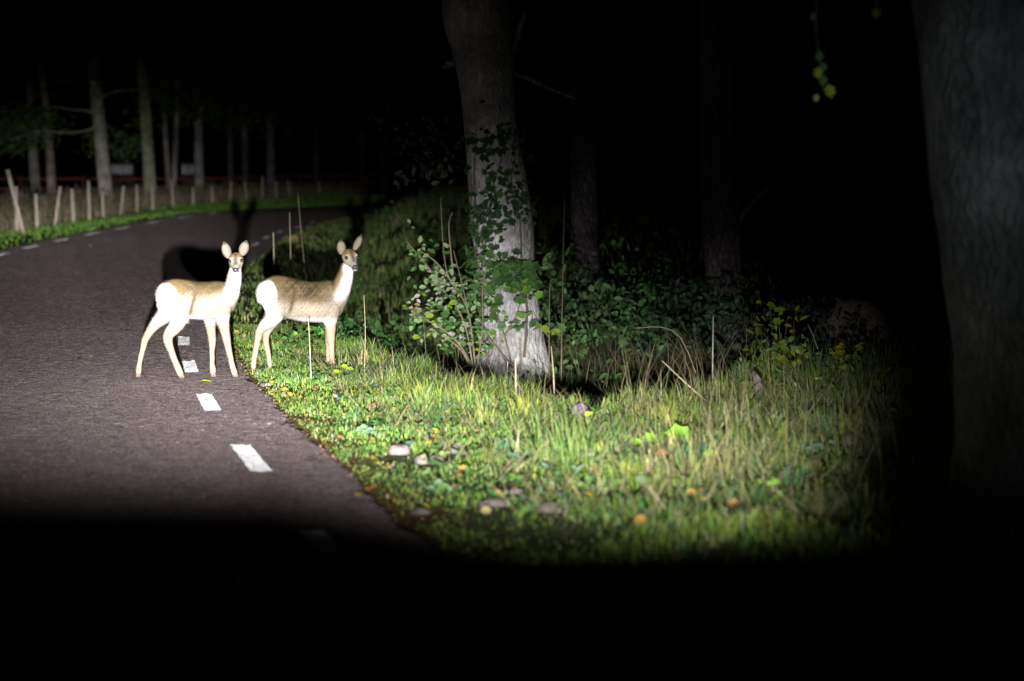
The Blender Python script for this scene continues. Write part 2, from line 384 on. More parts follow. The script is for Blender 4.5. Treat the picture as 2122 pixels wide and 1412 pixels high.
def leafshapes(B, D, Nn, ln, wd, cols, fold=.25):
    """broad leaves: base points, direction, normal, length, width -> 8-point folded outline, 6 tris"""
    n = len(B); D = D/np.linalg.norm(D, axis=1)[:, None]
    Sd = np.cross(D, Nn); Sd /= np.linalg.norm(Sd, axis=1)[:, None]+1e-9; Nn = np.cross(Sd, D)
    prof = [(0, 0, 0), (.3, .42, .0), (.65, .40, -.04), (1, 0, -.12), (.65, -.40, -.04), (.3, -.42, .0), (.3, 0, -.1), (.65, 0, -.14)]
    Vs = []
    for a, b, c_ in prof:
        Vs.append(B+D*(a*ln)[:, None]+Sd*(b*wd)[:, None]+Nn*((c_+(abs(b))*fold)*wd)[:, None])
    Vl = np.stack(Vs, 1)
    tri = np.array([[0, 6, 1], [1, 6, 7], [1, 7, 2], [2, 7, 3], [0, 5, 6], [5, 7, 6], [5, 4, 7], [4, 3, 7]])[None]
    Fl = ((np.arange(n)*8)[:, None, None]+tri).reshape(-1, 3)
    return Vl.reshape(-1, 3), Fl, np.repeat(cols, 8, 0)
def randdir(n, up=.3):
    a = rng.uniform(0, 2*np.pi, n); z = rng.uniform(-1, 1, n)*(1-up)+up
    z = np.clip(z, -.98, .98); r = np.sqrt(1-z*z); return np.stack([r*np.cos(a), r*np.sin(a), z], 1)
def scatter(n, x0, x1, y0, y1, keep):
    X = rng.uniform(x0, x1, n); Y = rng.uniform(y0, y1, n); k = keep(X, Y); X, Y = X[k], Y[k]
    return np.stack([X, Y, T(X, Y, False)-.005], 1)
def dR(X, Y): return X-itp(Y, rYX)
def dL(X, Y): return itp(Y, lYX)-X
def ditch(X, Y):
    return Y-np.interp(X, DX_, DY_)

CLEAR = [G(px, py) for px, py in [(1202,868),(1246,892),(1218,944),(827,942),(873,962),(903,962),(950,940),(1072,1026),(1142,1062),(1020,1050),(1686,966),(1652,1034),(1758,922),(1395,922),(1467,958),(1330,930),(695,824),(551,800),(1372,958),(1555,822),(1325,1004),(1680,945),(1610,1044),(870,1065)]]
def open_spot(X, Y):        # thin grass round and in front of stones and low weeds
    k = np.ones(len(X), bool)
    for g in CLEAR: k &= ~((np.abs(X-g.x-(Y-g.y)*.02) < .06) & (Y > g.y-.32) & (Y < g.y+.03))
    return k
# near verge: grass, thin and short by the asphalt, longer inwards
def near_grass():
    parts = []
    B = scatter(230000, -3.3, 3.8, 7.6, 22, lambda X, Y: (dR(X, Y) > .03) & ((ditch(X, Y) < .15) | (dR(X, Y) < .9)))
    d = dR(B[:, 0], B[:, 1]); n = len(B)
    cl = .5+.5*wob(B[:, 0], B[:, 1], 5.5, 4)
    keep = rng.uniform(0, 1, n) < np.clip(.6+d*1.5, 0, 1)*np.clip(.30+1.1*cl*(.6+.6*(.5+.5*wob(B[:, 0], B[:, 1], 11, 3))), 0, 1)
    keep &= open_spot(B[:, 0], B[:, 1]) | (rng.uniform(0, 1, n) < .18)
    keep &= ~((ditch(B[:, 0], B[:, 1]) > .1) & (rng.uniform(0, 1, n) < .5))
    B = B[keep]; d = d[keep]; cl = cl[keep]; n = len(B)
    h = (.03+.06*sst(.2, 1.6, d))*(.4+1.1*cl)*(.62+.45*sst(10, 14, B[:, 1]))*rng.uniform(.6, 1.6, n)
    w = rng.uniform(.004, .009, n)
    C = palette(n, GREEN, [2.6, 3.6, 2.8, 2.0, .5, .3])*1.12
    dry = sst(.9, 2.6, d)*.35
    mk = rng.uniform(0, 1, n) < dry
    C[mk] = palette(int(mk.sum()), [(.22, .20, .10), (.16, .15, .07)], [1, 1])
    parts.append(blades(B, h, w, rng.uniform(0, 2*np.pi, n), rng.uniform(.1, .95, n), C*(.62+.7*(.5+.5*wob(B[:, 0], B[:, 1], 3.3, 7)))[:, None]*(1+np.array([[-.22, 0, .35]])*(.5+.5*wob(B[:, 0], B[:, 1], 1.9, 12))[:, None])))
    # thatch: fallen straw lying in all directions
    Bt = scatter(11000, -2.6, 3.6, 8, 18, lambda X, Y: (dR(X, Y) > .5) & (ditch(X, Y) < .1)); n = len(Bt); Bt[:, 2] += rng.uniform(.01, .07, n)
    C = palette(n, [(.22, .19, .10), (.15, .14, .06), (.10, .075, .04), (.28, .25, .16)], [2, 2, 1.5, 1])
    parts.append(blades(Bt, rng.uniform(.06, .2, n), rng.uniform(.002, .006, n), rng.uniform(0, 2*np.pi, n), rng.uniform(.8, 1.15, n), C, .15))
    # scattered tall bent stems
    Bt = scatter(900, -1.4, 3.6, 8.8, 17, lambda X, Y: (dR(X, Y) > .9) & (ditch(X, Y) < .0) & open_spot(X, Y)); n = len(Bt)
    C = palette(n, [(.24, .21, .10), (.16, .17, .06), (.12, .16, .04)], [2, 1, 1])
    parts.append(blades(Bt, rng.uniform(.15, .42, n), rng.uniform(.003, .006, n), rng.uniform(0, 2*np.pi, n), rng.uniform(.3, 1.0, n), C, .8))

    # clumps of longer blades
    K = scatter(520, -2.0, 3.6, 8.6, 17.5, lambda X, Y: (dR(X, Y) > .9) & (ditch(X, Y) < -.45))
    for q in K:
        m_ = rng.integers(14, 40); r = rng.uniform(.03, .09)
        X = q[0]+rng.normal(0, r, m_); Y = q[1]+rng.normal(0, r, m_)
        if not open_spot(np.array([q[0]]), np.array([q[1]]))[0]: continue
        Bq = np.stack([X, Y, T(X, Y, False)], 1); hh = rng.uniform(.07, .2)*(.6+.4*sst(10.5, 13.5, q[1]))*(1+.9*sst(.3, 1.6, q[0])*rng.uniform())*rng.uniform(.6, 1.15, m_)
        az = np.arctan2(Y-q[1], X-q[0])+rng.normal(0, .5, m_)
        cc = palette(1, GREEN+[(.05, .12, .06)], [2.5, 3, 3, 2, 1.4, .9, 2], .35)
        C = np.repeat(cc, m_, 0)*rng.uniform(.8, 1.25, (m_, 1))
        parts.append(blades(Bq, hh, rng.uniform(.004, .009, m_), az, rng.uniform(.15, .8, m_), C))
    V, F_, C = cat_mesh(parts)
    o = wobj('grass', V, F_, C, [M['grass']]); tag(o, 'short green grass of the near verge beside the asphalt and the deer', 'grass', kind='stuff')
near_grass()

def far_grass():
    parts = []
    B = scatter(90000, -7, 9, 17, 70, lambda X, Y: (dR(X, Y) > .03) & (dR(X, Y) < 9) & ((X < .2) | (rng.uniform(0, 1, len(X)) < .12)) & ((ditch(X, Y) > 3.5) | (dR(X, Y) < 1.2)))
    n = len(B); d = dR(B[:, 0], B[:, 1]); cl = .5+.5*wob(B[:, 0], B[:, 1], 2.2, 6)
    keep = rng.uniform(0, 1, n) < (.35+.65*cl); B = B[keep]; d = d[keep]; cl = cl[keep]; n = len(B)
    h = (.04+.05*sst(.3, 2, d))*(.5+cl)*rng.uniform(.6, 1.5, n)*(1+.01*B[:, 1])
    w = .008+.0004*B[:, 1]*rng.uniform(.6, 1.4, n)
    C = palette(n, [(.075, .155, .03), (.12, .17, .05), (.19, .18, .08), (.22, .20, .11)], [3, 3, 1.3, .6])*(.55+.9*(.5+.5*wob(B[:, 0], B[:, 1], 3.1, 2)))[:, None]
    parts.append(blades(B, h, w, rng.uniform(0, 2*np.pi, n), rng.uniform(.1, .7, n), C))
    V, F_, C = cat_mesh(parts)
    o = wobj('grass', V, F_, C, [M['grass']]); tag(o, 'grass of the bank inside the bend behind the right deer', 'grass', kind='stuff')
far_grass()
def bank_tufts():
    parts = []
    K = scatter(420, -7, 3, 19, 60, lambda X, Y: (dR(X, Y) > .9) & (dR(X, Y) < 6) & (ditch(X, Y) > 2.5) & (X < 1.5))
    for q in K:
        m_ = rng.integers(14, 34); X = q[0]+rng.normal(0, .1+.002*q[1], m_); Y = q[1]+rng.normal(0, .1, m_)
        cc = palette(1, [(.09, .16, .04), (.15, .16, .07), (.06, .12, .03), (.2, .18, .10)], [3, 2, 2, 1])
        parts.append(blades(np.stack([X, Y, T(X, Y, False)], 1), rng.uniform(.14, .42)*rng.uniform(.5, 1.2, m_), .008+.0003*q[1]*rng.uniform(.6, 1.3, m_), rng.uniform(0, 6.28, m_), rng.uniform(.2, .9, m_), np.repeat(cc, m_, 0)*rng.uniform(.7, 1.3, (m_, 1))))
        if rng.uniform() < .55:
            n = 26; Bq = q[None]+rng.normal(0, .13, (n, 3))*[1.4, 1, 0]+np.array([[0, 0, .03]])+np.abs(rng.normal(0, .09, (n, 1)))*[[0, 0, 1]]
            sz = rng.uniform(.05, .11, n); parts.append(leafshapes(Bq, randdir(n, 0), randdir(n, .5)-np.array([[0, .7, 0]]), sz, sz*.6, palette(n, [(.07, .15, .035), (.10, .17, .05)], [1, 1])))
    V, F_, C = cat_mesh(parts); tag(wobj('rough_grass', V, F_, C, [M['grass']]), 'rough tussocks and weeds on the bank behind the right deer', 'grass', kind='stuff')
bank_tufts()

def left_grass():
    B = scatter(60000, -22, -6, 28, 100, lambda X, Y: (dL(X, Y) > .03) & (X > np.interp(Y, fY, fX)-.1))
    n = len(B); d = dL(B[:, 0], B[:, 1])
    h = (.05+.05*sst(.1, 1.5, d))*rng.uniform(.6, 1.6, n); w = rng.uniform(.012, .03, n)
    C = palette(n, [(.08, .20, .035), (.13, .25, .04), (.16, .25, .05), (.25, .18, .06)], [3, 3, 1.3, .1])
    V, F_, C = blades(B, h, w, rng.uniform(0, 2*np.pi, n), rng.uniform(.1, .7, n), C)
    o = wobj('grass', V, F_, C, [M['grass']]); tag(o, 'mown green strip between the far asphalt edge and the post fence', 'grass', kind='stuff')
    B = scatter(60000, -30, -8, 44, 110, lambda X, Y: (X < np.interp(Y, fY, fX)-.15) & (X > np.interp(Y, fY, fX)-5.5))
    n = len(B); h = (.42+.30*(wob(B[:, 0], B[:, 1], 1.3, 9)))*rng.uniform(.5, 1.25, n); w = rng.uniform(.012, .03, n)
    C = palette(n, [(.17, .14, .085), (.12, .11, .06), (.06, .085, .03), (.22, .18, .12)], [3, 2, 1.6, 1.2])
    V, F_, C = blades(B, h, w, rng.uniform(0, 2*np.pi, n), rng.uniform(.05, .5, n), C)
    o = wobj('tall_grass', V, F_, C, [M['grass']]); tag(o, 'tall withered beige grass behind the post fence', 'grass', kind='stuff')
left_grass()

# ------------------------------------------------------------------ tubes and trees
def catmull(pts, k):
    pts = np.asarray(pts, float); n = len(pts); out = []
    for i in range(n-1):
        p0 = pts[max(i-1, 0)]; p1 = pts[i]; p2 = pts[i+1]; p3 = pts[min(i+2, n-1)]
        for j in range(k):
            t = j/k
            out.append(.5*((2*p1)+(-p0+p2)*t+(2*p0-5*p1+4*p2-p3)*t*t+(-p0+3*p1-3*p2+p3)*t**3))
    out.append(pts[-1]); return np.array(out)
def tube(pts, rad, seg=12, disp=None, cap=True):
    pts = np.asarray(pts, float); rad = np.asarray(rad, float); n = len(pts)
    tg = np.gradient(pts, axis=0); tg /= np.linalg.norm(tg, axis=1)[:, None]
    ref = np.array([0., 1, 0]) if abs(tg[:, 1]).max() < .8 else np.array([1., 0, 0])
    if abs(tg @ ref).max() > .95: ref = np.array([.57, .2, .8])
    a = np.cross(tg, ref); a /= np.linalg.norm(a, axis=1)[:, None]; b = np.cross(a, tg)
    th = np.linspace(0, 2*np.pi, seg, endpoint=False)
    ct, st = np.cos(th), np.sin(th)
    r = rad[:, None]*np.ones(seg)[None]
    if disp is not None: r = r*(1+disp(np.arange(n)[:, None]/n, th[None], pts[:, 2][:, None]))
    V = pts[:, None]+a[:, None]*(r*ct)[..., None]+b[:, None]*(r*st)[..., None]
    V = V.reshape(-1, 3); i = np.arange(n-1)[:, None]*seg; j = np.arange(seg)[None]; j2 = (j+1) % seg
    q = np.stack([i+j, i+j2, i+seg+j2, i+seg+j], -1).reshape(-1, 4)
    Ft = np.concatenate([q[:, [0, 1, 2]], q[:, [0, 2, 3]]])
    if cap:
        n0 = len(V); V = np.concatenate([V, pts[:1], pts[-1:]]); jj = np.arange(seg); k2 = (jj+1) % seg
        Ft = np.concatenate([Ft, np.stack([np.full(seg, n0), k2, jj], 1), np.stack([np.full(seg, n0+1), (n-1)*seg+jj, (n-1)*seg+k2], 1)])
    return V, Ft
def bark_disp(amp, seed):
    def f(t, th, z):
        return amp*(.5*np.abs(np.sin(th*9+seed+1.4*np.sin(z*2.3+seed)))+.35*np.sin(th*3+seed*2+z*.9)+.4*np.abs(np.sin(th*17+z*5+seed))*np.abs(np.sin(z*7+th*4))-.3)
    return f
def bark_cols(V, base, seed, moss=None, moss_amt=0):
    k = .5+.5*wob(V[:, 0]+V[:, 1], V[:, 2]*.6, 6, seed)
    c_ = np.array(base)[None]*(.75+.5*k)[:, None]
    l = np.clip(wob(V[:, 0], V[:, 2], 2.7, seed+3)*2-.2, 0, 1)[:, None]
    c_ = c_*(1-.35*l)+np.array([[.36, .37, .33]])*.35*l
    if moss is not None:
        mm = moss(V)[:, None]*moss_amt; c_ = c_*(1-mm)+np.array([[.07, .12, .03]])*mm
    return c_
def tree(label, path, base, seed, seg=20, amp=.05, branches=(), crown=None, moss=None, moss_amt=0, group=None, sub=6, col_green=0, mat='bark'):
    """path: list of (x,y,z,r) world"""
    p = catmull([q[:3] for q in path], sub); r = catmull([[q[3]] for q in path], sub)[:, 0]
    root = empty('tree', tuple(path[0][:3]), label, 'tree', group)
    V, Ft = tube(p, r, seg, bark_disp(amp, seed))
    wobj('trunk', V, Ft, bark_cols(V, base, seed, moss, moss_amt), [M[mat]], True, root)
    for bp in branches:
        q = catmull([x[:3] for x in bp], 5); rr = catmull([[x[3]] for x in bp], 5)[:, 0]
        V, Ft = tube(q, np.maximum(rr, .004), 7, bark_disp(.06, seed+1))
        wobj('branch', V, Ft, bark_cols(V, base, seed+2, moss, moss_amt), [M['bark']], True, root)
    if crown: # list of (cx,cy,cz, rx,ry,rz, n, size)
        ps = []
        for (cx, cy, cz, ax, ay, az_, n, sz, cc) in crown:
            # clustered leaf clumps with gaps
            nk = max(int(n/26), 4); Kc = randdir(nk, 0)*rng.uniform(.35, 1, (nk, 1))**.6*np.array([[ax, ay, az_]])+np.array([[cx, cy, cz]])
            idx = rng.integers(0, nk, n); Bp = Kc[idx]+rng.normal(0, .16, (n, 3))*np.array([[ax, ay, az_*.8]])
            C = palette(n, [cc, tuple(np.array(cc)*1.5), tuple(np.array(cc)*.7)], [2, 1, 1])
            ps.append(leafshapes(Bp, randdir(n, -.1), randdir(n, .6), rng.uniform(.7, 1.3, n)*sz, rng.uniform(.6, 1.0, n)*sz, C))
        V, Ft, C = cat_mesh(ps); o = wobj('crown', V, Ft, C, [M['leaf']], False, root); o['kind'] = 'stuff'
    return root
def pxpath(pts, Y, ground=True):
    """photo points (x, y, width px[, extra depth]) at distance Y -> (x,y,z,r) world"""
    out = []
    for i, q in enumerate(pts):
        dy = q[3] if len(q) > 3 else 0
        v = P(q[0], q[1], Y+dy); out.append((v.x, v.y, v.z, q[2]/2/F*(Y+dy)))
    if ground:
        x, y_, z, r_ = out[0]; g = GZ(x, y_)-.08
        if z > g+.1: out.insert(0, (x+(out[0][0]-out[1][0])*.2, y_, g, r_*1.15))
        else: out[0] = (x, y_, g, r_)
    return out

GREY = (.36, .34, .27); PINKGREY = (.42, .405, .40)
dkgreen = (.03, .055, .018)
# the trees beyond the pasture fence, left
def pb(pts, Y): return pxpath(pts, Y, False)
tree('thick grey trunk behind the fence with two long drooping bare branches on its left',
     pxpath([(225, 446, 34), (222, 420, 30), (213, 340, 27), (206, 262, 27), (200, 205, 26), (194, 120, 23), (188, 0, 19), (182, -130, 13)], 74), GREY, 1.0,
     branches=[pb([(200, 262, 6), (175, 272, 5, -.3), (130, 275, 4, -.8), (80, 272, 3, -1), (20, 292, 1.6, -1)], 74),
               pb([(197, 240, 6), (182, 230, 5, -.2), (150, 228, 4, -.5), (108, 222, 3, -.8), (98, 250, 1.5, -1)], 74),
               pb([(213, 200, 5), (240, 190, 4, .3), (300, 185, 2, .5)], 74), pb([(188, 60, 9), (150, -20, 6), (90, -90, 3)], 74), pb([(190, 90, 9), (250, 0, 6), (300, -60, 3)], 74)],
     crown=[(-15.6, 73.3, 6.6, 3.2, 1.2, 1.3, 1500, .17, dkgreen), (-15.6, 74.5, 9.5, 3.6, 2, 1.6, 600, .22, dkgreen), (-18, 72.5, 4.2, 1.8, 1.2, .7, 700, .15, (.05, .09, .025)), (-14.2, 75, 3.6, 1.3, .8, .8, 500, .15, (.04, .075, .02))])
tree('straight pale greenish trunk behind the fence, right of the thickest one',
     pxpath([(314, 440, 33), (312, 420, 28), (308, 340, 25), (303, 262, 24), (299, 200, 23), (293, 130, 22), (286, 0, 18), (280, -130, 12)], 72), (.24, .25, .17), 2.1,
     branches=[pb([(298, 175, 6), (330, 150, 4, .3), (380, 150, 2, .6)], 72), pb([(290, 70, 8), (340, 0, 5), (380, -80, 3)], 72), pb([(290, 40, 8), (240, -40, 5), (200, -100, 3)], 72)],
     crown=[(-12.0, 71, 6.9, 3.0, 1.2, 1.1, 1300, .17, dkgreen), (-12.4, 72, 9.5, 3.4, 2, 1.6, 600, .22, dkgreen), (-12.7, 71.5, 4.75, 1.0, .8, .5, 150, .15, (.035, .06, .02))])
tree('thin leaning trunk left of the thickest one behind the fence',
     pxpath([(111, 425, 22), (108, 400, 19), (104, 330, 17), (98, 250, 16), (90, 180, 15), (84, 120, 14), (76, 0, 11), (70, -120, 8)], 78), (.23, .19, .14), 3.3,
     branches=[pb([(100, 262, 4), (70, 282, 3, -.3), (20, 330, 1.5, -.6)], 78), pb([(92, 190, 4), (60, 215, 3), (30, 260, 1.5)], 78), pb([(84, 100, 7), (40, 30, 4), (0, -30, 2)], 78)],
     crown=[(-18.2, 78, 10.8, 3.2, 3, 2.2, 1200, .24, dkgreen), (-18.6, 75, 3.9, 2.4, 1.4, 1.0, 900, .16, (.05, .10, .03))])
tree('short dim grey trunk at the far left behind the crossed posts',
     pxpath([(76, 412, 24), (74, 390, 21), (69, 330, 20), (64, 250, 18), (58, 120, 15), (50, -60, 10)], 84), (.17, .155, .14), 4.4,
     branches=[pb([(66, 300, 5), (40, 260, 3), (0, 240, 2)], 84)],
     crown=[(-20.5, 82, 4.6, 2.6, 1.6, 1.1, 900, .17, (.045, .09, .025)), (-20.5, 84, 10, 3, 3, 2.4, 900, .25, dkgreen)])
# forked pair
rt = tree('slim tree forking low into two upright stems right of the pale greenish trunk',
     pxpath([(356, 425, 20), (353, 400, 16), (349, 370, 11), (345, 320, 11), (341, 250, 10), (337, 120, 8), (334, -20, 6)], 82), (.18, .165, .13), 5.0,
     branches=[pb([(356, 404, 12), (361, 370, 12), (363, 320, 12), (366, 250, 11), (369, 130, 9), (372, -20, 6)], 82)],
     crown=[(-13.7, 81, 6.2, 2.2, 1.4, 1.6, 900, .2, dkgreen), (-14, 82, 9.6, 2.4, 2.4, 2, 500, .24, dkgreen)])
tree('pale trunk with a dark middle band behind the fence, first right of the forked tree',
     pxpath([(415, 415, 24), (413, 390, 20), (412, 330, 19), (411, 260, 17), (408, 100, 14), (404, -40, 9)], 84), (.2, .19, .2), 6.2,
     branches=[pb([(411, 240, 5), (440, 200, 3), (470, 190, 2)], 84)], crown=[(-12.8, 83, 6.0, 2.6, 1.4, 1.6, 1000, .2, dkgreen), (-12.8, 84, 9.8, 3, 3, 2, 500, .25, dkgreen)])
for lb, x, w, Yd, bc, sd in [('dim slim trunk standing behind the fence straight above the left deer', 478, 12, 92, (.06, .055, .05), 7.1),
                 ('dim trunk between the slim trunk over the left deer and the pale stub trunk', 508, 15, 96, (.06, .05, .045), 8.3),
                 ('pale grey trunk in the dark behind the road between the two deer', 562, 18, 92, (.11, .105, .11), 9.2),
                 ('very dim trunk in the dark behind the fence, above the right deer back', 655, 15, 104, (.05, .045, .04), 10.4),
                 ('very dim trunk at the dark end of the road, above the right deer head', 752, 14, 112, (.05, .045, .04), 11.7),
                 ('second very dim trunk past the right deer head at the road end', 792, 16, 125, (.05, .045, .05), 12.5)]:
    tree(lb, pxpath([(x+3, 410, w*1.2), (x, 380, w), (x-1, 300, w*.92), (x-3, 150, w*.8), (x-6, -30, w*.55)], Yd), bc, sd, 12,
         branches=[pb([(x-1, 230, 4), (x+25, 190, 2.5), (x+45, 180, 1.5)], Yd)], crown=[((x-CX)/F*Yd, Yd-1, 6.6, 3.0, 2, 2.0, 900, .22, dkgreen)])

# central ivy-clad tree
CT = 20.6
ctpath = pxpath([(1062, 760, 170), (1062, 725, 140), (1055, 640, 124), (1048, 560, 122), (1040, 470, 128), (1030, 380, 122), (1018, 280, 110), (1008, 180, 112), (1000, 100, 128), (992, 30, 150), (985, -60, 130), (975, -200, 110), (965, -380, 90)], CT)
ct = tree('big pale-barked tree behind the ditch, broad leaves climbing its lower trunk', ctpath, PINKGREY, 1.7, 72, .022,
     branches=[pb([(945, 128, 20), (930, 133, 15, -.1), (919, 140, 9, -.15)], CT), pb([(1050, 125, 26), (1062, 100, 20), (1075, 70, 14), (1090, 20, 10)], CT),
               pb([(1060, 152, 10), (1085, 160, 10, -.1), (1110, 170, 12, -.1), (1140, 184, 7, -.2), (1180, 200, 7, -.2), (1205, 208, 3, -.2)], CT),
               pb([(975, 0, 60), (900, -120, 40), (800, -220, 22)], CT), pb([(1000, 0, 60), (1080, -110, 40), (1170, -230, 22)], CT)],
     crown=[(-.6, CT, 5.2, 2.2, 1.8, 1.1, 900, .11, dkgreen), (1.2, CT, 5.3, 1.8, 1.6, 1.0, 700, .11, dkgreen)],
     moss=lambda V: np.clip(wob(V[:, 0], V[:, 2], 4.3, 1.1)+.15, 0, 1)*np.clip((V[:, 0]-.02)*6+.3, 0, 1), moss_amt=.4, sub=10, mat='pale_bark')

# dim trunks of the wood to the right
tree('dim slender trunk in the dark wood, right of the ivy-clad tree',
     pxpath([(1238, 600, 46), (1226, 565, 42), (1216, 520, 50), (1212, 440, 56), (1206, 300, 54), (1200, 100, 48), (1196, -100, 40)], 29), (.08, .07, .07), 13.1, 24,
     branches=[pb([(1236, 528, 8), (1215, 520, 7), (1195, 512, 4)], 28.4)], crown=[(1, 29, 6.8, 2.4, 2.2, 1.3, 700, .13, dkgreen)])
tree('dim grooved trunk standing in the dark between the slender trunk and the boulder',
     pxpath([(1515, 705, 84), (1508, 670, 76), (1500, 600, 74), (1496, 500, 78), (1490, 350, 74), (1484, 150, 66), (1480, -80, 56)], 24), (.12, .10, .105), 14.6, 30,
     branches=[pb([(1500, 500, 14), (1560, 420, 9), (1610, 380, 5)], 24)], crown=[(2.6, 24, 5.6, 2.2, 2, 1.1, 600, .12, dkgreen)])

# near tree at the right edge
NT = 9.3
def nx_(e, w): return e+w/2
ntpath = pxpath([(nx_(1950, 640), 1270, 640), (nx_(1968, 590), 1120, 590), (nx_(1986, 548), 900, 548), (nx_(1984, 535), 740, 535), (nx_(1972, 525), 640, 525), (nx_(1958, 520), 520, 520), (nx_(1944, 515), 420, 515),
        (nx_(1926, 515), 290, 515), (nx_(1915, 510), 150, 510), (nx_(1903, 505), 50, 505), (nx_(1890, 500), -60, 500), (nx_(1872, 490), -260, 490), (nx_(1850, 470), -600, 470)], NT)
nt_ = tree('huge near trunk filling the right edge of the picture, coarse bark and green algae', ntpath, (.15, .17, .185), 0.6, 110, .03,
     branches=[pb([(1980, -150, 60), (1850, -190, 30, -.2), (1740, -130, 14, -.3), (1700, -30, 7, -.3), (1690, 40, 5, -.3), (1697, 110, 4, -.3), (1708, 190, 3, -.3)], NT),
               pb([(1850, -190, 14, -.2), (1825, -60, 8, -.2), (1815, 20, 4, -.2)], NT)],
     moss=lambda V: np.clip(wob(V[:, 0]*2, V[:, 2], 2.3, 6.1)+.1, 0, 1), moss_amt=.35, sub=12, mat='pale_bark')

# leaf meshes (shared)
def leaf_mesh(name, ln, wd, col, lobed=False, seed=0):
    r = random.Random(seed)
    if lobed:
        pts = [(0, 0)]; n = 11
        for i in range(n):
            a = -math.pi*.72+i*math.pi*1.44/(n-1); q = (1.0 if i % 2 == 1 else .72)*(1-.22*abs(a)/2)
            pts.append((ln*(.42+.58*q*math.cos(a)), wd*.62*q*math.sin(a)))
    else:
        pts = [(0, 0)]
        for t in (.2, .4, .6, .8): pts.append((ln*t, -wd*.5*math.sin(math.pi*t**.8)))
        pts.append((ln, 0))
        for t in (.8, .6, .4, .2): pts.append((ln*t, wd*.5*math.sin(math.pi*t**.8)))
    cxm = ln*.5; V_ = [(cxm, 0, -.10*wd)]+[(x, y_, .25*abs(y_)-.18*(x/ln)**2*ln*.5+r.uniform(-.02, .02)*wd) for x, y_ in pts]
    n = len(pts); F_ = [(0, i+1, (i+1) % n+1) for i in range(n)]
    c_ = [tuple(np.array(col)*(1.15 if i else .9)) for i in range(n+1)]
    return mesh_np(name, V_, F_, c_, [M['leaf']])
LM = {}
for nm, c_ in [('green', (.05, .12, .03)), ('bright', (.11, .24, .02)), ('pale', (.17, .25, .115)), ('yellow', (.26, .22, .02)), ('lime', (.16, .24, .015)), ('dark', (.025, .06, .02)), ('pink', (.30, .25, .25)), ('brown', (.18, .09, .035)), ('orange', (.22, .13, .03)), ('cream', (.22, .18, .08)), ('blue', (.07, .13, .08))]:
    for lb in (0, 1): LM[nm, lb] = leaf_mesh('leaf', 1, .78 if lb else .6, c_, bool(lb), len(LM))
def put_leaf(me, loc, d, n, size, parent=None, name='leaf'):
    """d direction along the leaf, n its upper normal (world)"""
    o = bpy.data.objects.new(name, me); COL.objects.link(o)
    d = Vector(d).normalized(); n = Vector(n); y_ = n.cross(d)
    if y_.length < 1e-3: y_ = Vector((1, 0, 0)).cross(d)
    y_.normalize(); n = d.cross(y_)
    from mathutils import Matrix
    m_ = Matrix((d, y_, n)).transposed().to_4x4()
    loc = Vector(loc)
    if parent is not None: o.parent = parent; loc = loc-parent.location
    o.matrix_basis = Matrix.Translation(loc) @ m_ @ Matrix.Diagonal((size, size, size, 1))
    return o
RV = lambda a, b: random.uniform(a, b)

# leaves climbing on the central trunk: parts of the tree
def trunk_leaves():
    p = np.array([q[:3] for q in ctpath]); r = np.array([q[3] for q in ctpath])
    n = 0
    zones = [((1045, 300), (62, 60), 40, 'dark'), ((1040, 390), (52, 55), 60, 'dark'), ((1075, 430), (38, 28), 30, 'dark'), ((1000, 460), (32, 60), 55, 'dark'), ((985, 530), (30, 30), 24, 'green'),
             ((1000, 300), (40, 30), 24, 'dark'), ((1025, 480), (26, 36), 24, 'dark')]
    for (cx_, cy_), (sx, sy), k, nm in zones:
        for _ in range(int(k*1.5)):
            px, py = random.gauss(cx_, sx*.5), random.gauss(cy_, sy*.5)
            z = CAMH-(py-HY)/F*CT; c_ = [np.interp(z, p[:, 2], p[:, i]) for i in range(2)]; rr = np.interp(z, p[:, 2], r)
            x = (px-CX)/F*CT; dx = max(-.97, min(.97, (x-c_[0])/rr)); a = math.asin(dx)
            off = rr+RV(.03, .10)
            pos = Vector((c_[0]+off*math.sin(a), c_[1]-off*math.cos(a), z)); nrm = Vector((math.sin(a), -math.cos(a), .5))
            put_leaf(LM[nm if random.random() < .85 else 'green', random.random() < .4], pos, (RV(-.8, .8), RV(-.4, 0), RV(-.9, .1)), nrm, RV(.035, .105), ct); n += 1
trunk_leaves()
def vine(pts):
    p = np.array([q[:3] for q in ctpath]); r = np.array([q[3] for q in ctpath]); out = []
    for px, py in pts:
        z = CAMH-(py-HY)/F*CT; c_ = [np.interp(z, p[:, 2], p[:, i]) for i in range(2)]; rr = np.interp(z, p[:, 2], r)
        a = math.asin(max(-.97, min(.97, ((px-CX)/F*CT-c_[0])/rr))); out.append((c_[0]+(rr+.012)*math.sin(a), c_[1]-(rr+.012)*math.cos(a), z))
    V, Ft = tube(catmull(out, 5), np.linspace(.014, .005, (len(out)-1)*5+1), 6); wobj('vine', V, Ft, np.tile([(.10, .08, .06)], (len(V), 1)), [M['stalk']], True, ct)
vine([(1010, 735), (1002, 660), (1000, 560), (1012, 480), (1020, 400), (1040, 320), (1030, 260)]); vine([(1085, 735), (1090, 640), (1080, 540), (1075, 450), (1058, 380), (1070, 300)]); vine([(1002, 620), (990, 540), (992, 460), (985, 380), (988, 300)])

# twigs of the near tree with blurred leaves
for (px, py, s, nm) in [(1815, 28, .055, 'lime'), (1688, 36, .04, 'pale'), (1701, 118, .05, 'green'), (1695, 152, .055, 'lime'), (1708, 168, .05, 'green'), (1716, 190, .065, 'lime'), (1693, 204, .035, 'pale'), (1704, 140, .045, 'green')]:
    v = P(px, py, NT-.3); put_leaf(LM[nm, 1], v+Vector((0, 0, s/2)), (RV(-.3, .3), -.2, -1), (0, -1, .3), s, nt_)

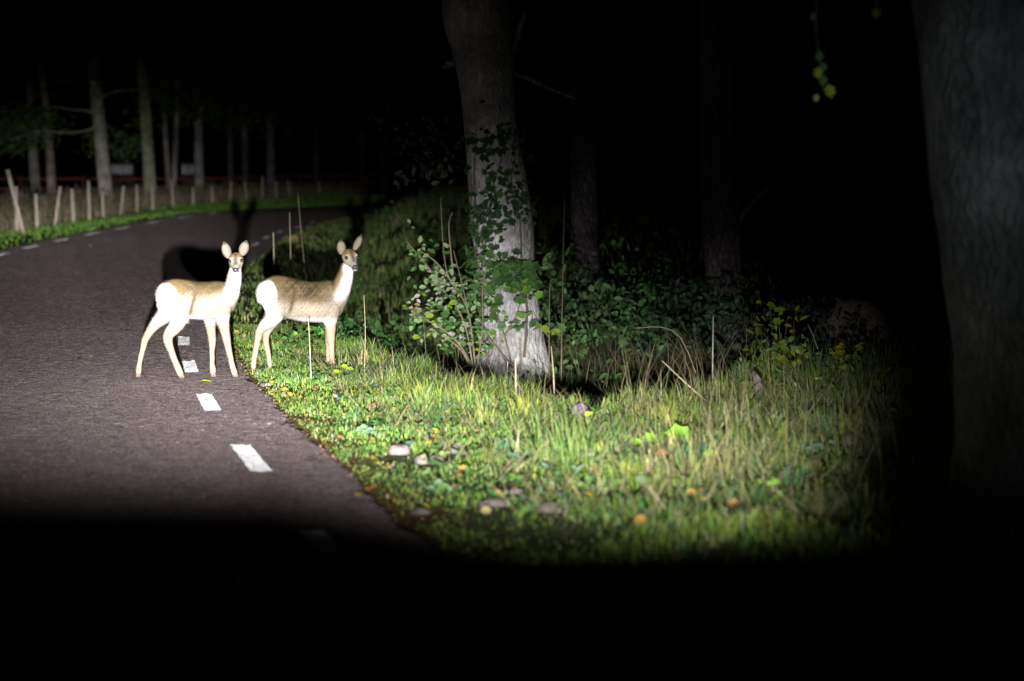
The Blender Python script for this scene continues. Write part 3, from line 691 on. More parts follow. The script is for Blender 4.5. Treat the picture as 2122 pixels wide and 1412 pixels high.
# ------------------------------------------------------------------ shrubs and saplings
def stem_tube(pts, r0, r1, col, name, parent, seg=6):
    q = catmull(pts, 5); rr = np.linspace(r0, r1, len(q)); V, Ft = tube(q, rr, seg)
    return wobj(name, V, Ft, np.tile([col], (len(V), 1))*rng.uniform(.85, 1.15, (len(V), 1)), [M['stalk']], True, parent)
def plant(name, label, cat, base_px, Y, stems, leaves_, group=None, stem_col=(.12, .10, .07), r0=.006):
    """stems: list of photo polylines (x,y[,dy]); leaves: (x,y,size m,colour,lobed)"""
    bx = (base_px-CX)/F*Y; root = empty(name, (bx, Y, GZ(bx, Y)), label, cat, group)
    for st in stems:
        pts = [P(q[0], q[1], Y+(q[2] if len(q) > 2 else 0)) for q in st]
        stem_tube([tuple(v) for v in pts], r0, r0*.35, stem_col, 'stem', root)
    for (x, y_, s, nm, lb) in leaves_:
        dy = RV(-.25, .25) if len(leaves_) > 12 else RV(-.05, .05)
        put_leaf(LM[nm, lb], P(x, y_, Y+dy), (RV(-1, 1), RV(-.6, .2), RV(-.5, .3)), (RV(-.5, .5), RV(-1.3, -.3), RV(.3, 1)), s*RV(.8, 1.2), root)
    return root
def gl(cx_, cy_, sx, sy, n, s, cs, lb=0):
    return [(random.gauss(cx_, sx), random.gauss(cy_, sy), s*RV(.7, 1.3), random.choice(cs), lb) for _ in range(int(n*1.5))]
gstem = (.16, .13, .09)
sh = plant('shrub', 'loose leafy shrub with small pale green leaves left of the ivy-clad trunk', 'shrub', 975, 19.4,
      [[(980, 760), (965, 680), (935, 620), (880, 575)], [(985, 760), (975, 670), (960, 600), (940, 520, -.2)], [(980, 760), (940, 700), (880, 660), (852, 640, -.3)], [(988, 760), (1000, 680), (1000, 600), (1010, 545)],
       [(975, 760), (950, 720), (900, 690), (868, 700, -.2)], [(940, 590), (905, 545), (870, 520)], [(985, 760), (968, 640), (925, 560), (913, 410)], [(938, 560), (930, 470), (938, 440)], [(915, 590), (880, 545), (842, 500)]],
      gl(905, 575, 32, 22, 42, .062, ['pale', 'green', 'pale']) + gl(895, 655, 26, 22, 46, .062, ['pale', 'green', 'lime']) + gl(955, 640, 30, 42, 60, .06, ['pale', 'green', 'green']) + gl(880, 520, 22, 14, 16, .06, ['pale', 'green'])
      + gl(925, 600, 26, 16, 44, .05, ['pink', 'pink', 'pale']) + gl(955, 690, 26, 22, 36, .05, ['pink', 'green', 'pale']) + gl(860, 645, 8, 10, 10, .06, ['cream', 'pale']) + [(844, 455, .06, 'pale', 0), (852, 470, .05, 'pale', 0)], stem_col=gstem, r0=.009)
sp1 = plant('sapling', 'maple sapling with broad lobed leaves in front of the pale trunk', 'sapling', 1062, 19.7,
      [[(1062, 762), (1045, 700), (1030, 640), (1040, 590)], [(1062, 762), (1020, 710), (985, 660)], [(1045, 700), (1075, 640), (1085, 560)], [(1030, 640), (1005, 600), (990, 590)]],
      gl(1052, 560, 28, 16, 36, .11, ['green', 'green', 'dark'], 1)+gl(1080, 590, 20, 16, 22, .105, ['green', 'green', 'bright'], 1)+gl(1008, 625, 16, 10, 12, .11, ['green'], 1)+gl(1065, 665, 20, 16, 16, .065, ['green', 'bright'])
      + gl(1000, 585, 18, 18, 14, .09, ['green', 'pale'], 1)+gl(1010, 700, 14, 22, 14, .06, ['green', 'lime'])+gl(1095, 560, 16, 10, 12, .10, ['dark', 'green'], 1), stem_col=gstem, r0=.008)
sp2 = plant('sapling', 'small sapling with drooping yellow-green leaves at the right foot of the pale trunk', 'sapling', 1142, 19.2,
      [[(1138, 790), (1138, 700), (1140, 590), (1150, 580)], [(1138, 700), (1115, 672)], [(1138, 690), (1160, 672)], [(1163, 790), (1165, 640), (1170, 400, .4)]],
      [(1112, 664, .11, 'green', 1), (1102, 668, .10, 'green', 0), (1122, 676, .10, 'lime', 0), (1112, 680, .09, 'yellow', 0), (1128, 672, .10, 'green', 0), (1158, 670, .11, 'green', 1), (1150, 676, .10, 'green', 0), (1162, 684, .10, 'lime', 0),
       (1142, 582, .13, 'green', 1), (1155, 588, .10, 'green', 0), (1130, 592, .09, 'dark', 0), (1108, 672, .08, 'lime', 0), (1172, 660, .08, 'green', 0)], stem_col=gstem)

# undergrowth in the dim wood behind the ditch: one mass
def undergrowth():
    ps = []; stems_ = []
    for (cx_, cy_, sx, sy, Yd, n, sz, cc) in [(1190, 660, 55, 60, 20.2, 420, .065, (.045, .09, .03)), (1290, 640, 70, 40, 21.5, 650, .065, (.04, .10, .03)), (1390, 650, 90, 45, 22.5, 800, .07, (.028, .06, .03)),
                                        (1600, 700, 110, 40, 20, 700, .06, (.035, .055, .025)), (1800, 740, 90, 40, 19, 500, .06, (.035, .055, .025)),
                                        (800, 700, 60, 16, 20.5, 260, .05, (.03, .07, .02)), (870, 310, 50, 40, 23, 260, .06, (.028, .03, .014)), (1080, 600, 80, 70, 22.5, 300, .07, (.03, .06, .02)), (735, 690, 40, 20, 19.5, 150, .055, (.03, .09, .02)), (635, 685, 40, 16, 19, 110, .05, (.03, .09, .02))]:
        nk = max(6, n//16); kx = rng.normal(cx_, sx, nk); ky = rng.normal(cy_, sy, nk); kd = Yd+rng.normal(0, .7, nk); ks = rng.uniform(.45, 1.7, nk); kc = rng.uniform(.5, 1.5, nk)
        idx = rng.integers(0, nk, n); px = kx[idx]+rng.normal(0, 17, n); py = ky[idx]+rng.normal(0, 11, n); Yp = kd[idx]+rng.normal(0, .12, n); sz_ = sz*ks[idx]; kcol = kc[idx]
        X = (px-CX)/F*Yp; Z = CAMH-(py-HY)/F*Yp; g = T(X, Yp, False); k = (Z > g) & (dR(X, Yp) > .2)
        B = np.stack([X, Yp, Z], 1)[k]; m_ = len(B); sz_ = sz_[k]; kcol = kcol[k]
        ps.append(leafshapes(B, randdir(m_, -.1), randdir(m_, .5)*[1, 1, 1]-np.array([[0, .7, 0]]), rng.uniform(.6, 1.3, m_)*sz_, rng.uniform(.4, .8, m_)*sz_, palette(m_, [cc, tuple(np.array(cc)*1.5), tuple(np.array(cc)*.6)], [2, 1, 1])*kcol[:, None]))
    for (cx_, cy_, sx, sy, Yd, n, sz, cc) in [(1640, 790, 70, 50, 15.4, 360, .045, (.07, .13, .03)), (1760, 830, 70, 50, 14.2, 320, .045, (.09, .13, .03)), (1540, 860, 60, 40, 14.2, 260, .04, (.06, .13, .035)), (1680, 1000, 90, 50, 10.8, 220, .032, (.07, .14, .03)), (1330, 880, 50, 25, 13.2, 160, .045, (.07, .15, .03)), (1820, 900, 50, 60, 12.4, 240, .04, (.12, .14, .03)), (1600, 730, 40, 50, 15.6, 120, .06, (.16, .2, .02))]:
        nk = max(6, n//10); kx = rng.normal(cx_, sx, nk); ky = rng.normal(cy_, sy, nk); kd = Yd+rng.normal(0, .4, nk); kc = rng.uniform(.5, 1.6, nk); idx = rng.integers(0, nk, n)
        px = kx[idx]+rng.normal(0, 12, n); py = ky[idx]+rng.normal(0, 13, n); Yp = kd[idx]+rng.normal(0, .08, n); X = (px-CX)/F*Yp; Z = CAMH-(py-HY)/F*Yp; g = T(X, Yp, False); k = (Z > g+.01)
        B = np.stack([X, Yp, Z], 1)[k]; m_ = len(B); s_ = sz*rng.uniform(.6, 1.5, m_)
        ps.append(leafshapes(B, randdir(m_, -.1), randdir(m_, .5)-np.array([[0, .7, 0]]), s_, s_*rng.uniform(.35, .7, m_), palette(m_, [cc, tuple(np.array(cc)*1.4), tuple(np.array(cc)*.6)], [2, 1, 1])*kc[idx][k][:, None]))
        # their stems
        q = rng.choice(m_, m_//3); Bs = B[q].copy(); top = Bs[:, 2].copy(); Bs[:, 2] = T(Bs[:, 0], Bs[:, 1], False); hh = np.maximum(top-Bs[:, 2], .03)
        stems_.append(blades(Bs, hh*1.02, np.full(len(q), .004), rng.uniform(0, 6.28, len(q)), rng.uniform(.02, .2, len(q)), palette(len(q), [(.12, .13, .05), (.16, .13, .07)], [1, 1])))
    # low broad leaves on the ground of the verge: dandelion, clover, nettle
    K = scatter(2600, -2.6, 3.6, 9, 20, lambda X, Y: (dR(X, Y) > .4) & (ditch(X, Y) < .2))
    for q in K:
        m_ = rng.integers(2, 7); a = rng.uniform(0, 2*np.pi, m_); D = np.stack([np.cos(a), np.sin(a), rng.uniform(.1, .9, m_)], 1)
        B = np.repeat(q[None], m_, 0)+np.array([[0, 0, rng.uniform(.01, .07)]])
        c0 = palette(1, [(.05, .13, .03), (.09, .20, .03), (.08, .15, .10), (.12, .17, .05)], [3, 1, 1, 1])
        s = rng.uniform(.018, .06); ps.append(leafshapes(B, D, np.tile([[0., 0, 1]], (m_, 1)), np.full(m_, s), np.full(m_, s*.6), np.repeat(c0, m_, 0)))
    V, F_, C = cat_mesh(ps)
    tag(wobj('undergrowth', V, F_, C, [M['leaf']]), 'low leafy undergrowth in the ditch and the dark wood behind it', 'undergrowth', kind='stuff')
    # tangle of thin dry stems behind the ditch
    ps = stems_
    B = scatter(340, .6, 3.0, 9.6, 17, lambda X, Y: (ditch(X, Y) < .3)); n = len(B)
    ps.append(blades(B, rng.uniform(.2, .62, n), rng.uniform(.003, .006, n), rng.uniform(0, 6.28, n), rng.uniform(.1, .95, n), palette(n, [(.16, .14, .07), (.12, .13, .05), (.20, .18, .11)], [1, 1, 1]), .8))
    B = scatter(700, -.8, 5.5, 12.6, 23, lambda X, Y: ditch(X, Y) > .0)
    n = len(B); ps.append(blades(B, rng.uniform(.15, .75, n), rng.uniform(.004, .008, n), rng.uniform(0, 6.28, n), rng.uniform(.1, .8, n), palette(n, [(.13, .105, .065), (.09, .09, .05), (.17, .14, .09)], [1, 1, 1])))
    B = scatter(7000, -1.2, 6, 12.8, 25, lambda X, Y: (ditch(X, Y) > .2))
    n = len(B); ps.append(blades(B, rng.uniform(.08, .28, n), rng.uniform(.005, .01, n), rng.uniform(0, 6.28, n), rng.uniform(.1, .8, n), palette(n, [(.04, .06, .025), (.07, .07, .04)], [1, 1])))
    V, F_, C = cat_mesh(ps)
    tag(wobj('dry_stems', V, F_, C, [M['grass']]), 'thin dry stems and bents standing at the right of the verge and behind the ditch', 'dry stems', kind='stuff')
undergrowth()

# dry tufts: tall hay-coloured grass at the middle and right
TUFTS = [(1455, 815, 70, .72, -.6, 'tall hay-coloured tuft leaning left, beside the bare upright twig', (.20, .17, .09)), (1330, 800, 46, .62, -.55, 'thin hay-coloured tuft leaning left over the dark ditch', (.19, .16, .09)),
         (1175, 965, 90, .30, .1, 'bushy green tuft of long blades in the middle of the verge', (.085, .14, .035)), (1455, 1010, 46, .34, .05, 'beige tuft of fine blades at the lower right of the bushy green tuft', (.12, .115, .045)),
         (1530, 1000, 34, .32, -.1, 'pale beige tuft just left of the rounded tan stone', (.12, .12, .055)), (1115, 830, 40, .2, .3, 'low yellowish tuft beside the split pale stake', (.2, .19, .09)),
         (880, 850, 36, .17, .2, 'small green tuft above the brownish stones at mid verge', (.12, .17, .06)), (790, 800, 40, .17, .2, 'small straw-tipped tuft right of the right deer', (.16, .19, .07)),
         (700, 770, 34, .17, .1, 'small bright tuft under the right deer front leg', (.14, .19, .06)), (960, 830, 40, .2, .4, 'yellow-green tuft left of the split pale stake', (.19, .2, .08)),
         (1700, 800, 50, .22, .1, 'bluish green tuft with fine leaves under the boulder', (.05, .11, .07)), (1010, 800, 40, .17, .2, 'straw-coloured tuft at the edge of the dark ditch', (.13, .13, .05))]
for (px, py, n, h, ln, lab, cc) in TUFTS:
    g = G(px, py); n = int(n*1.3); r = .07+.035*n/60
    X = g.x+rng.normal(0, r, n); Y = g.y+rng.normal(0, r, n); k_ = open_spot(X, Y); X, Y = X[k_], Y[k_]; n = len(X); B = np.stack([X, Y, T(X, Y, False)], 1)
    az = np.arctan2(Y-g.y, X-g.x)+rng.normal(0, .5, n)
    if abs(ln) > .3: az = np.where(rng.uniform(0, 1, n) < .75, (np.pi if ln < 0 else 0)+rng.normal(0, .5, n), az)
    V, F_, C = blades(B, h*rng.uniform(.25, 1.2, n), rng.uniform(.004, .009, n), az, rng.uniform(.2, .6, n)+abs(ln)*.45, np.tile([cc], (n, 1))*rng.uniform(.65, 1.35, (n, 1)))
    o = wobj('grass_tuft', V, F_, C, [M['grass']], base=tuple(g)); tag(o, lab, 'grass tuft', 'grass tufts on the verge')

# single stalks
STALKS = [((755, 745), (757, 690), (754, 612), 15.9, .0035, (.30, .24, .13), 'tall thin dry stalk standing just right of the right deer'),
          ((645, 790), (642, 720), (639, 662), 15.2, .0045, (.30, .27, .18), 'pale thick straw standing in front of the right deer belly'),
          ((1071, 872), (1069, 800), (1068, 742), 13.6, .0075, (.34, .30, .22), 'pale split stake-like stem at the ditch edge before the big tree'),
          ((1052, 770), (1052, 762), (1052, 756), 16, .003, (.4, .37, .33), 'tiny white stub beside the pale split stem'),
          ((1150, 880), (1148, 800), (1142, 718), 14.2, .008, (.20, .17, .11), 'blurred brown stem between the pale split stem and the triangular stone'),
          ((1476, 800), (1477, 740), (1478, 655), 15.6, .007, (.34, .33, .29), 'bare grey upright twig right of the tall hay tuft'),
          ((640, 560), (626, 500), (617, 400), 25, .004, (.16, .12, .08), 'very tall thin stalk rising behind the right deer back'),
          ((570, 545), (567, 505), (566, 482), 25, .006, (.22, .2, .13), 'short pale stalk between the deer beside the left road edge'),
          ((605, 530), (601, 480), (600, 440), 25, .005, (.16, .17, .1), 'greenish stalk behind the right deer rump'),
          ((1220, 900), (1205, 850), (1190, 815), 13.6, .005, (.2, .18, .1), 'thin stem leaning left before the triangular stone'),
          ((1540, 890), (1450, 820), (1372, 748), 13.4, .006, (.28, .26, .15), 'long bent straw lying diagonally across the tall hay tuft'),
          ((1480, 770), (1410, 700), (1315, 680), 16.2, .005, (.22, .19, .12), 'arching straw over the dark ditch'),
          ((1712, 760), (1690, 710), (1674, 672), 15.8, .006, (.2, .2, .14), 'short slanting stem in front of the boulder'),
          ((1842, 920), (1834, 860), (1830, 800), 12.5, .006, (.22, .2, .1), 'brown stem bearing the yellow clump near the right tree')]
for a, b, c_, Yd, r_, cc, lab in STALKS:
    A = P(*a, Yd); A.z = min(A.z, GZ(A.x, A.y)); pts = [tuple(A), tuple(P(*b, Yd)), tuple(P(*c_, Yd))]
    q = catmull(pts, 5); V, Ft = tube(q, np.linspace(r_, r_*.55, len(q)), 6)
    o = wobj('dry_stalk', V, Ft, np.tile([cc], (len(V), 1))*rng.uniform(.85, 1.15, (len(V), 1)), [M['stalk']], True, base=pts[0]); tag(o, lab, 'stalk', 'dry stalks on the verge')

# leafy plants that catch the light
def small_plant(px, py, lab, ls, h=.12, Yd=None):
    g = G(px, py+18) if Yd is None else Vector(((px-CX)/F*Yd, Yd, GZ((px-CX)/F*Yd, Yd)))
    root = empty('weed', tuple(g), lab, 'plant', 'leafy weeds on the verge')
    for (dx, dy, s, nm, lb) in ls:
        v = P(px+dx, py+dy, g.y); v.z = max(v.z, g.z+.015)
        stem_tube([tuple(g), tuple((g+v)/2+Vector((RV(-.02, .02), .01, .01))), tuple(v)], .003, .002, (.10, .15, .05), 'stem', root, 5)
        if px > 1500:
            for _ in range(4):
                put_leaf(LM[nm if random.random() < .6 else random.choice(['green', 'bright', 'yellow']), random.random() < .5], v+Vector((RV(-.06, .06), RV(-.05, .05), RV(-.06, .03))), (RV(-1, 1), RV(-.8, .2), RV(-.6, .4)), (RV(-.6, .6), -.7, RV(.2, .9)), s*RV(.35, .8), root)
        put_leaf(LM[nm, lb], v+Vector((-s/2*.6, 0, 0)), (RV(.6, 1), RV(-.4, .2), RV(-.25, .2)), (RV(-.3, .3), -.75, RV(.5, .9)), s, root)
small_plant(1395, 905, 'single big bright green leaf in the middle right of the verge', [(0, -8, .17, 'bright', 1), (14, 2, .09, 'bright', 1)])
small_plant(1467, 945, 'small bright green leaf right below the big bright one', [(0, -4, .08, 'bright', 0)])
small_plant(1330, 918, 'pair of bright green leaves left of the big bright one', [(-16, -4, .08, 'bright', 0), (10, -10, .085, 'bright', 1)])
small_plant(1555, 808, 'plant with yellow-green leaves below the grey leaning log stump', [(0, -14, .075, 'lime', 1), (-14, 4, .07, 'lime', 0), (8, 30, .07, 'yellow', 0), (-18, -6, .05, 'yellow', 0)])
small_plant(1610, 715, 'upright plant with lime leaves left of the boulder', [(8, 6, .11, 'lime', 1), (-4, -46, .09, 'lime', 1), (4, -72, .08, 'lime', 0), (-16, -82, .07, 'lime', 1), (20, -40, .06, 'yellow', 0), (-28, 36, .08, 'lime', 0), (18, 46, .07, 'lime', 1), (26, 64, .05, 'yellow', 0)], Yd=15.6)
small_plant(1752, 762, 'low plant with yellow-green leaves just below the boulder', [(0, 0, .1, 'lime', 0), (20, -24, .08, 'bright', 0), (-18, -30, .08, 'yellow', 1), (24, -44, .07, 'lime', 0), (-16, -42, .06, 'yellow', 0)], Yd=15)
small_plant(1860, 835, 'blurred yellow leafed plant near the right tree foot', [(0, -4, .07, 'yellow', 1), (-12, 14, .06, 'lime', 0), (12, 6, .05, 'yellow', 0), (-4, 24, .05, 'yellow', 1), (-20, -8, .06, 'lime', 0)])
small_plant(710, 765, 'lime leafed weed in front of the right deer front hoof', [(0, -6, .07, 'lime', 1), (14, -2, .06, 'lime', 0), (-16, 10, .085, 'lime', 0), (18, 14, .07, 'bright', 0), (-4, 22, .06, 'bright', 0)])
small_plant(730, 675, 'round leaved dark green weed right of the right deer chest', [(0, 0, .07, 'green', 1), (-20, 8, .07, 'green', 1), (-16, 18, .07, 'green', 0), (8, 40, .06, 'bright', 1), (22, 16, .06, 'green', 0)])
small_plant(595, 700, 'broad leaved weed under the right deer belly', [(-8, 0, .06, 'green', 1), (14, -10, .06, 'bright', 1), (26, 6, .06, 'green', 1), (-12, 18, .07, 'bright', 0), (44, -18, .07, 'bright', 1)])
small_plant(660, 695, 'second broad leaved weed between the right deer belly and front leg', [(-10, -12, .07, 'green', 1), (6, -6, .06, 'bright', 1), (-22, 6, .06, 'green', 0), (4, 12, .06, 'green', 0)])
small_plant(1325, 990, 'low blue-green weed right of the bushy green tuft', [(0, 0, .06, 'blue', 0), (14, 4, .05, 'green', 0), (-12, 6, .05, 'blue', 0)])
small_plant(1680, 930, 'pale blue-green leafed weed left of the square stone', [(-6, 0, .07, 'blue', 0), (14, -8, .07, 'blue', 0), (4, 10, .05, 'blue', 0)])
small_plant(1610, 1030, 'bright low weed left of the grey stone at the lower right', [(0, 0, .06, 'bright', 1), (-18, 12, .05, 'bright', 0), (-16, -26, .045, 'bright', 0), (-4, -34, .04, 'bright', 0)])
small_plant(750, 885, 'blue-green clover patch at mid verge', [(0, 0, .045, 'blue', 1), (14, 6, .045, 'blue', 0), (-10, 8, .04, 'blue', 1), (6, 18, .04, 'blue', 0), (22, 20, .04, 'blue', 1)])
small_plant(905, 1000, 'blue-green weed below the two brownish stones', [(0, 0, .045, 'blue', 1), (14, 6, .045, 'green', 0), (-14, 8, .04, 'blue', 1), (26, 10, .04, 'blue', 0)])
small_plant(1240, 890, 'bright round leaf beside the triangular stone', [(0, 10, .06, 'bright', 1), (-24, -30, .05, 'lime', 0), (14, -12, .05, 'green', 0)])
small_plant(1165, 822, 'mustard yellow leaf on a thin stem over the ditch edge', [(-4, 0, .07, 'yellow', 0)])
small_plant(1320, 905, 'green leaves beside the flat pale stone', [(4, 18, .06, 'green', 1), (-14, 10, .06, 'green', 0)])

# fallen leaves
def fallen():
    lab = {0: 'small yellow fallen leaf in the grass close to the asphalt edge', 1: 'small orange or tan fallen leaf in the middle of the verge grass', 2: 'small fallen leaf in the dim grass at the right of the verge'}
    n = 0
    for i in range(110):
        z = random.random()
        if z < .5: y_ = RV(8.8, 15.5); x = float(itp(y_, rYX))+abs(random.gauss(0, .42))+.06; k = 0
        elif z < .8: y_ = RV(8.8, 13.5); x = float(itp(y_, rYX))+RV(.5, 2.2); k = 1
        else: y_ = RV(8.6, 15); x = RV(1.0, 2.9); k = 2
        g = Vector((x, y_, GZ(x, y_)+RV(.025, .06)))
        nm = random.choice(['yellow', 'orange', 'cream', 'brown', 'orange', 'cream'] if k else ['yellow', 'orange', 'cream', 'orange', 'brown', 'yellow'])
        o = put_leaf(LM[nm, random.random() < .35], g, (RV(-1, 1), RV(-.6, .6), RV(-.3, .5)), (RV(-.3, .3), RV(-1.2, -.2), 1), RV(.022, .05), None, 'fallen_leaf')
        word = {'yellow': 'yellow', 'orange': 'orange', 'cream': 'pale tan', 'brown': 'brown'}[nm]; zone = ['in the grass close to the asphalt edge', 'in the middle of the verge grass', 'in the dim grass at the right of the verge'][k]
        tag(o, 'small '+word+' fallen leaf '+zone, 'fallen leaf', word+' leaves '+zone)
    for px, py, s, nm, lb in [(742, 1033, .045, 'orange', 'bright orange fallen leaf alone on the dark asphalt near the lower edge'), (427, 794, .09, 'lime', 'slender green willow leaf lying on the asphalt below the left deer'),
                          (799, 750, .05, 'yellow', 'bright yellow leaf standing in the grass right of the tall thin stalk'), (187, 511, .10, 'lime', 'small yellow-green leaf on the far asphalt before the fence'), (189, 742, .03, 'pale', 'tiny pale speck of leaf on the asphalt left of the left deer'),
                          (490, 695, .07, 'yellow', 'yellow leaf in the grass between the two deer'), (610, 503, .28, 'cream', 'pale scrap lying in the grass behind the right deer back'),
                          (1372, 948, .07, 'brown', 'rusty lobed leaf hanging in the grass below the big bright green leaf'), (818, 855, .05, 'orange', 'bright orange leaf at mid verge above the clover patch'), (1433, 1038, .055, 'orange', 'orange-yellow leaf at the foot of the beige tuft'),
                          (1520, 1060, .055, 'orange', 'orange leaf in the dim grass below the pale beige tuft'), (1160, 822, .05, 'yellow', 'yellow leaf caught above the triangular stone'), (1008, 1075, .055, 'cream', 'cream-coloured leaf beside the dark lower edge of the light'), (1328, 1098, .06, 'orange', 'ochre leaf at the dark lowest edge of the lit grass')]:
        g = G(px, py+6 if px > 700 and py < 1000 else py); flat = px < 500
        if px in (742, 427, 187, 189): g.z = GZ(g.x, g.y)+.012; d = (1, .15, .02); nn = (0, -.35, 1)
        else: g.z += .03; d = (1, RV(-.3, .3), RV(-.2, .4)); nn = (0, -1, .6)
        o = put_leaf(LM[nm, 0 if px == 427 else 1], g+Vector((-s/2, 0, 0)), d, nn, s, None, 'fallen_leaf')
        if px == 427: o.scale = (s, s*.4, s)
        tag(o, lb, 'fallen leaf')
    # small litter along the asphalt edge and in the grass
    n = 1000; Y = rng.uniform(8.5, 22, n); X = itp(Y, rYX)+np.abs(rng.normal(0, .13, n))-.03
    n2 = 500; Y2 = rng.uniform(8.6, 15, n2); X2 = rng.uniform(-.5, 3, n2); X = np.concatenate([X, X2]); Y = np.concatenate([Y, Y2]); n += n2
    B = np.stack([X, Y, np.maximum(T(X, Y, False), np.where(X < itp(Y, rYX)+.03, 0.006, -9))+rng.uniform(.0, .02, n)], 1)
    V, F_, C = leafshapes(B, randdir(n, .2), randdir(n, .8), rng.uniform(.008, .022, n), rng.uniform(.008, .018, n), palette(n, [(.16, .085, .03), (.24, .16, .05), (.10, .06, .03), (.08, .10, .03)], [2, 1, 3, 2]))
    tag(wobj('leaf_litter', V, F_, C, [M['leaf']]), 'brown and yellow leaf litter along the asphalt edge', 'leaf litter', kind='stuff')
fallen()

# ------------------------------------------------------------------ stones
def rock(name, g, rx, rz, col, seed, lab, cat='stone', group='stones in the verge', angular=0, res=3, smooth=True, ry_=None):
    import bmesh
    bm = bmesh.new(); bmesh.ops.create_icosphere(bm, subdivisions=res, radius=1)
    r = random.Random(seed); dirs = [Vector((r.uniform(-1, 1), r.uniform(-1, 1), r.uniform(-.6, 1))).normalized() for _ in range(12)]; cuts = [r.uniform(.68, .95) for _ in dirs]
    for v in bm.verts:
        p = v.co.normalized(); m_ = 1.0
        for d, c_ in zip(dirs, cuts):
            q = p.dot(d)
            if q > .05: m_ = min(m_, c_/q) if angular else min(m_, .8*(c_/q)+.2)
        m_ += .05*math.sin(p.x*5+seed)*math.sin(p.y*4+seed*2)+.03*math.sin(p.y*9+p.z*6+seed)+r.uniform(-.012, .012)
        v.co = Vector((p.x*rx, p.y*(ry_ or rx*.8), p.z*rz))*m_
    V = np.array([v.co[:] for v in bm.verts])+np.array(g)+np.array([0, 0, rz*.25]); F_ = np.array([[v.index for v in f.verts] for f in bm.faces]); bm.free()
    C = np.tile([col], (len(V), 1))*.27*(1+.25*wob(V[:, 0]*9, V[:, 2]*9, 4, seed))[:, None]
    o = wobj(name, V, F_, C, [M['stone']], smooth, base=tuple(g)); return tag(o, lab, cat, group)
for i, (px, py, w, h, cc, lab, ang) in enumerate([
    (1202, 868, 44, 40, (.42, .38, .40), 'pale triangular stone standing at the edge of the dark ditch', 1), (1246, 892, 34, 20, (.36, .38, .35), 'flat pale stone right of the triangular stone', 0),
    (1218, 944, 34, 18, (.50, .48, .38), 'whitish flat stone in the right part of the bushy green tuft', 0), (827, 942, 40, 28, (.42, .36, .34), 'rounded pinkish stone at mid verge, leftmost of the four in a row', 0),
    (873, 962, 28, 26, (.30, .28, .25), 'dull grey stone second in the row at mid verge', 0), (903, 962, 30, 26, (.34, .30, .27), 'brownish stone third in the row at mid verge', 0), (950, 940, 32, 28, (.46, .40, .37), 'pale pink stone fourth in the row, left of the green tuft', 0),
    (1072, 1026, 34, 20, (.40, .36, .38), 'greyish stone below the bushy green tuft on the left', 0), (1142, 1062, 46, 26, (.32, .28, .24), 'brown stone at the lower edge of the lit grass', 0), (1020, 1050, 56, 22, (.27, .22, .20), 'flat reddish brown stone beside the cream leaf', 1),
    (1686, 966, 34, 26, (.46, .38, .25), 'rounded tan stone at the right of the verge', 0), (1652, 1034, 46, 30, (.38, .33, .32), 'grey pointed stone below the rounded tan one', 1), (1758, 922, 34, 30, (.36, .31, .27), 'square brownish stone in the dim grass, rightmost of all', 1),
    (695, 824, 18, 13, (.42, .40, .40), 'small grey stone in the grass below the pale thick straw', 0), (551, 800, 22, 9, (.48, .46, .45), 'long pale stone near the asphalt edge below the right deer', 0), (594, 772, 16, 12, (.36, .34, .36), 'small grey stone beside the right deer hind hooves', 0),
    (1500, 802, 40, 30, (.25, .23, .25), 'dim grey stone at the foot of the bare grey twig', 0), (870, 1065, 40, 18, (.25, .22, .18), 'low brown stone at the lower left of the lit verge', 0)]):
    g = G(px, py); k = g.y/F
    rock('stone', (g.x, g.y, g.z+.0), w/2*k*1.15, h/2*k*1.25, cc, i*3.1+1, lab, angular=ang)
g = P(1765, 700, 21); gz = GZ(g.x, g.y)
rock('boulder', (g.x, g.y, gz-.12), .52, (P(0, 572, 21).z-gz)/1.38, (.62, .5, .42), 5, 'large round-topped boulder in the dark wood at the right', 'boulder', None, res=4)
# grey stump leaning beside the yellow-green plant
gs = G(1578, 838); V, Ft = tube([tuple(gs+Vector((0, 0, -.03))), tuple(gs+Vector((-.005, 0, .08))), tuple(gs+Vector((-.03, .02, .17))), tuple(gs+Vector((-.05, .03, .21)))], [.035, .032, .024, .012], 10, bark_disp(.1, 3))
tag(wobj('stump', V, Ft, np.tile([(.2, .17, .17)], (len(V), 1)), [M['bark']], True, base=tuple(gs)), 'short broken grey stump leaning left behind the yellow leaves', 'stump')

# ------------------------------------------------------------------ fences
fence = empty('pasture_fence', (float(P(35, 483, 49).x), 49, .59), 'pasture fence of thin weathered round posts, some leaning, with wires along the far verge', 'fence')
tops = []
for i, (bx, by, tx, ty, Yd) in enumerate(POSTS):
    b = P(bx, by, Yd); b.z = GZ(b.x, b.y)-.1; t = P(tx, ty, Yd); w = .045 if i != 3 else .055
    q = np.array([tuple(b), tuple((b+t)/2), tuple(t)]); V, Ft = tube(q, [w*1.05, w, w*.9], 10)
    wobj('post', V, Ft, None, [M['wood']], True, fence); tops.append((b, t))
b = P(50, 483, 48.2); b.z = GZ(b.x, b.y)-.05; t = P(15.6, 352, 48.2)
V, Ft = tube([tuple(b), tuple((b+t)/2), tuple(t)], [.054, .052, .048], 10)
o = wobj('post', V, Ft, None, [M['wood']], True, fence); o['label'] = 'long post leaning across the first upright post'
for f in (.35, .6, .88):
    for (a0, a1), (b0, b1) in zip(tops[:-1], tops[1:]):
        p0 = a0.lerp(a1, f); p1 = b0.lerp(b1, f); mid = (p0+p1)/2-Vector((0, 0, .02))
        V, Ft = tube([tuple(p0), tuple(mid), tuple(p1)], [.004]*3, 5); wobj('wire', V, Ft, None, [M['wire']], True, fence)
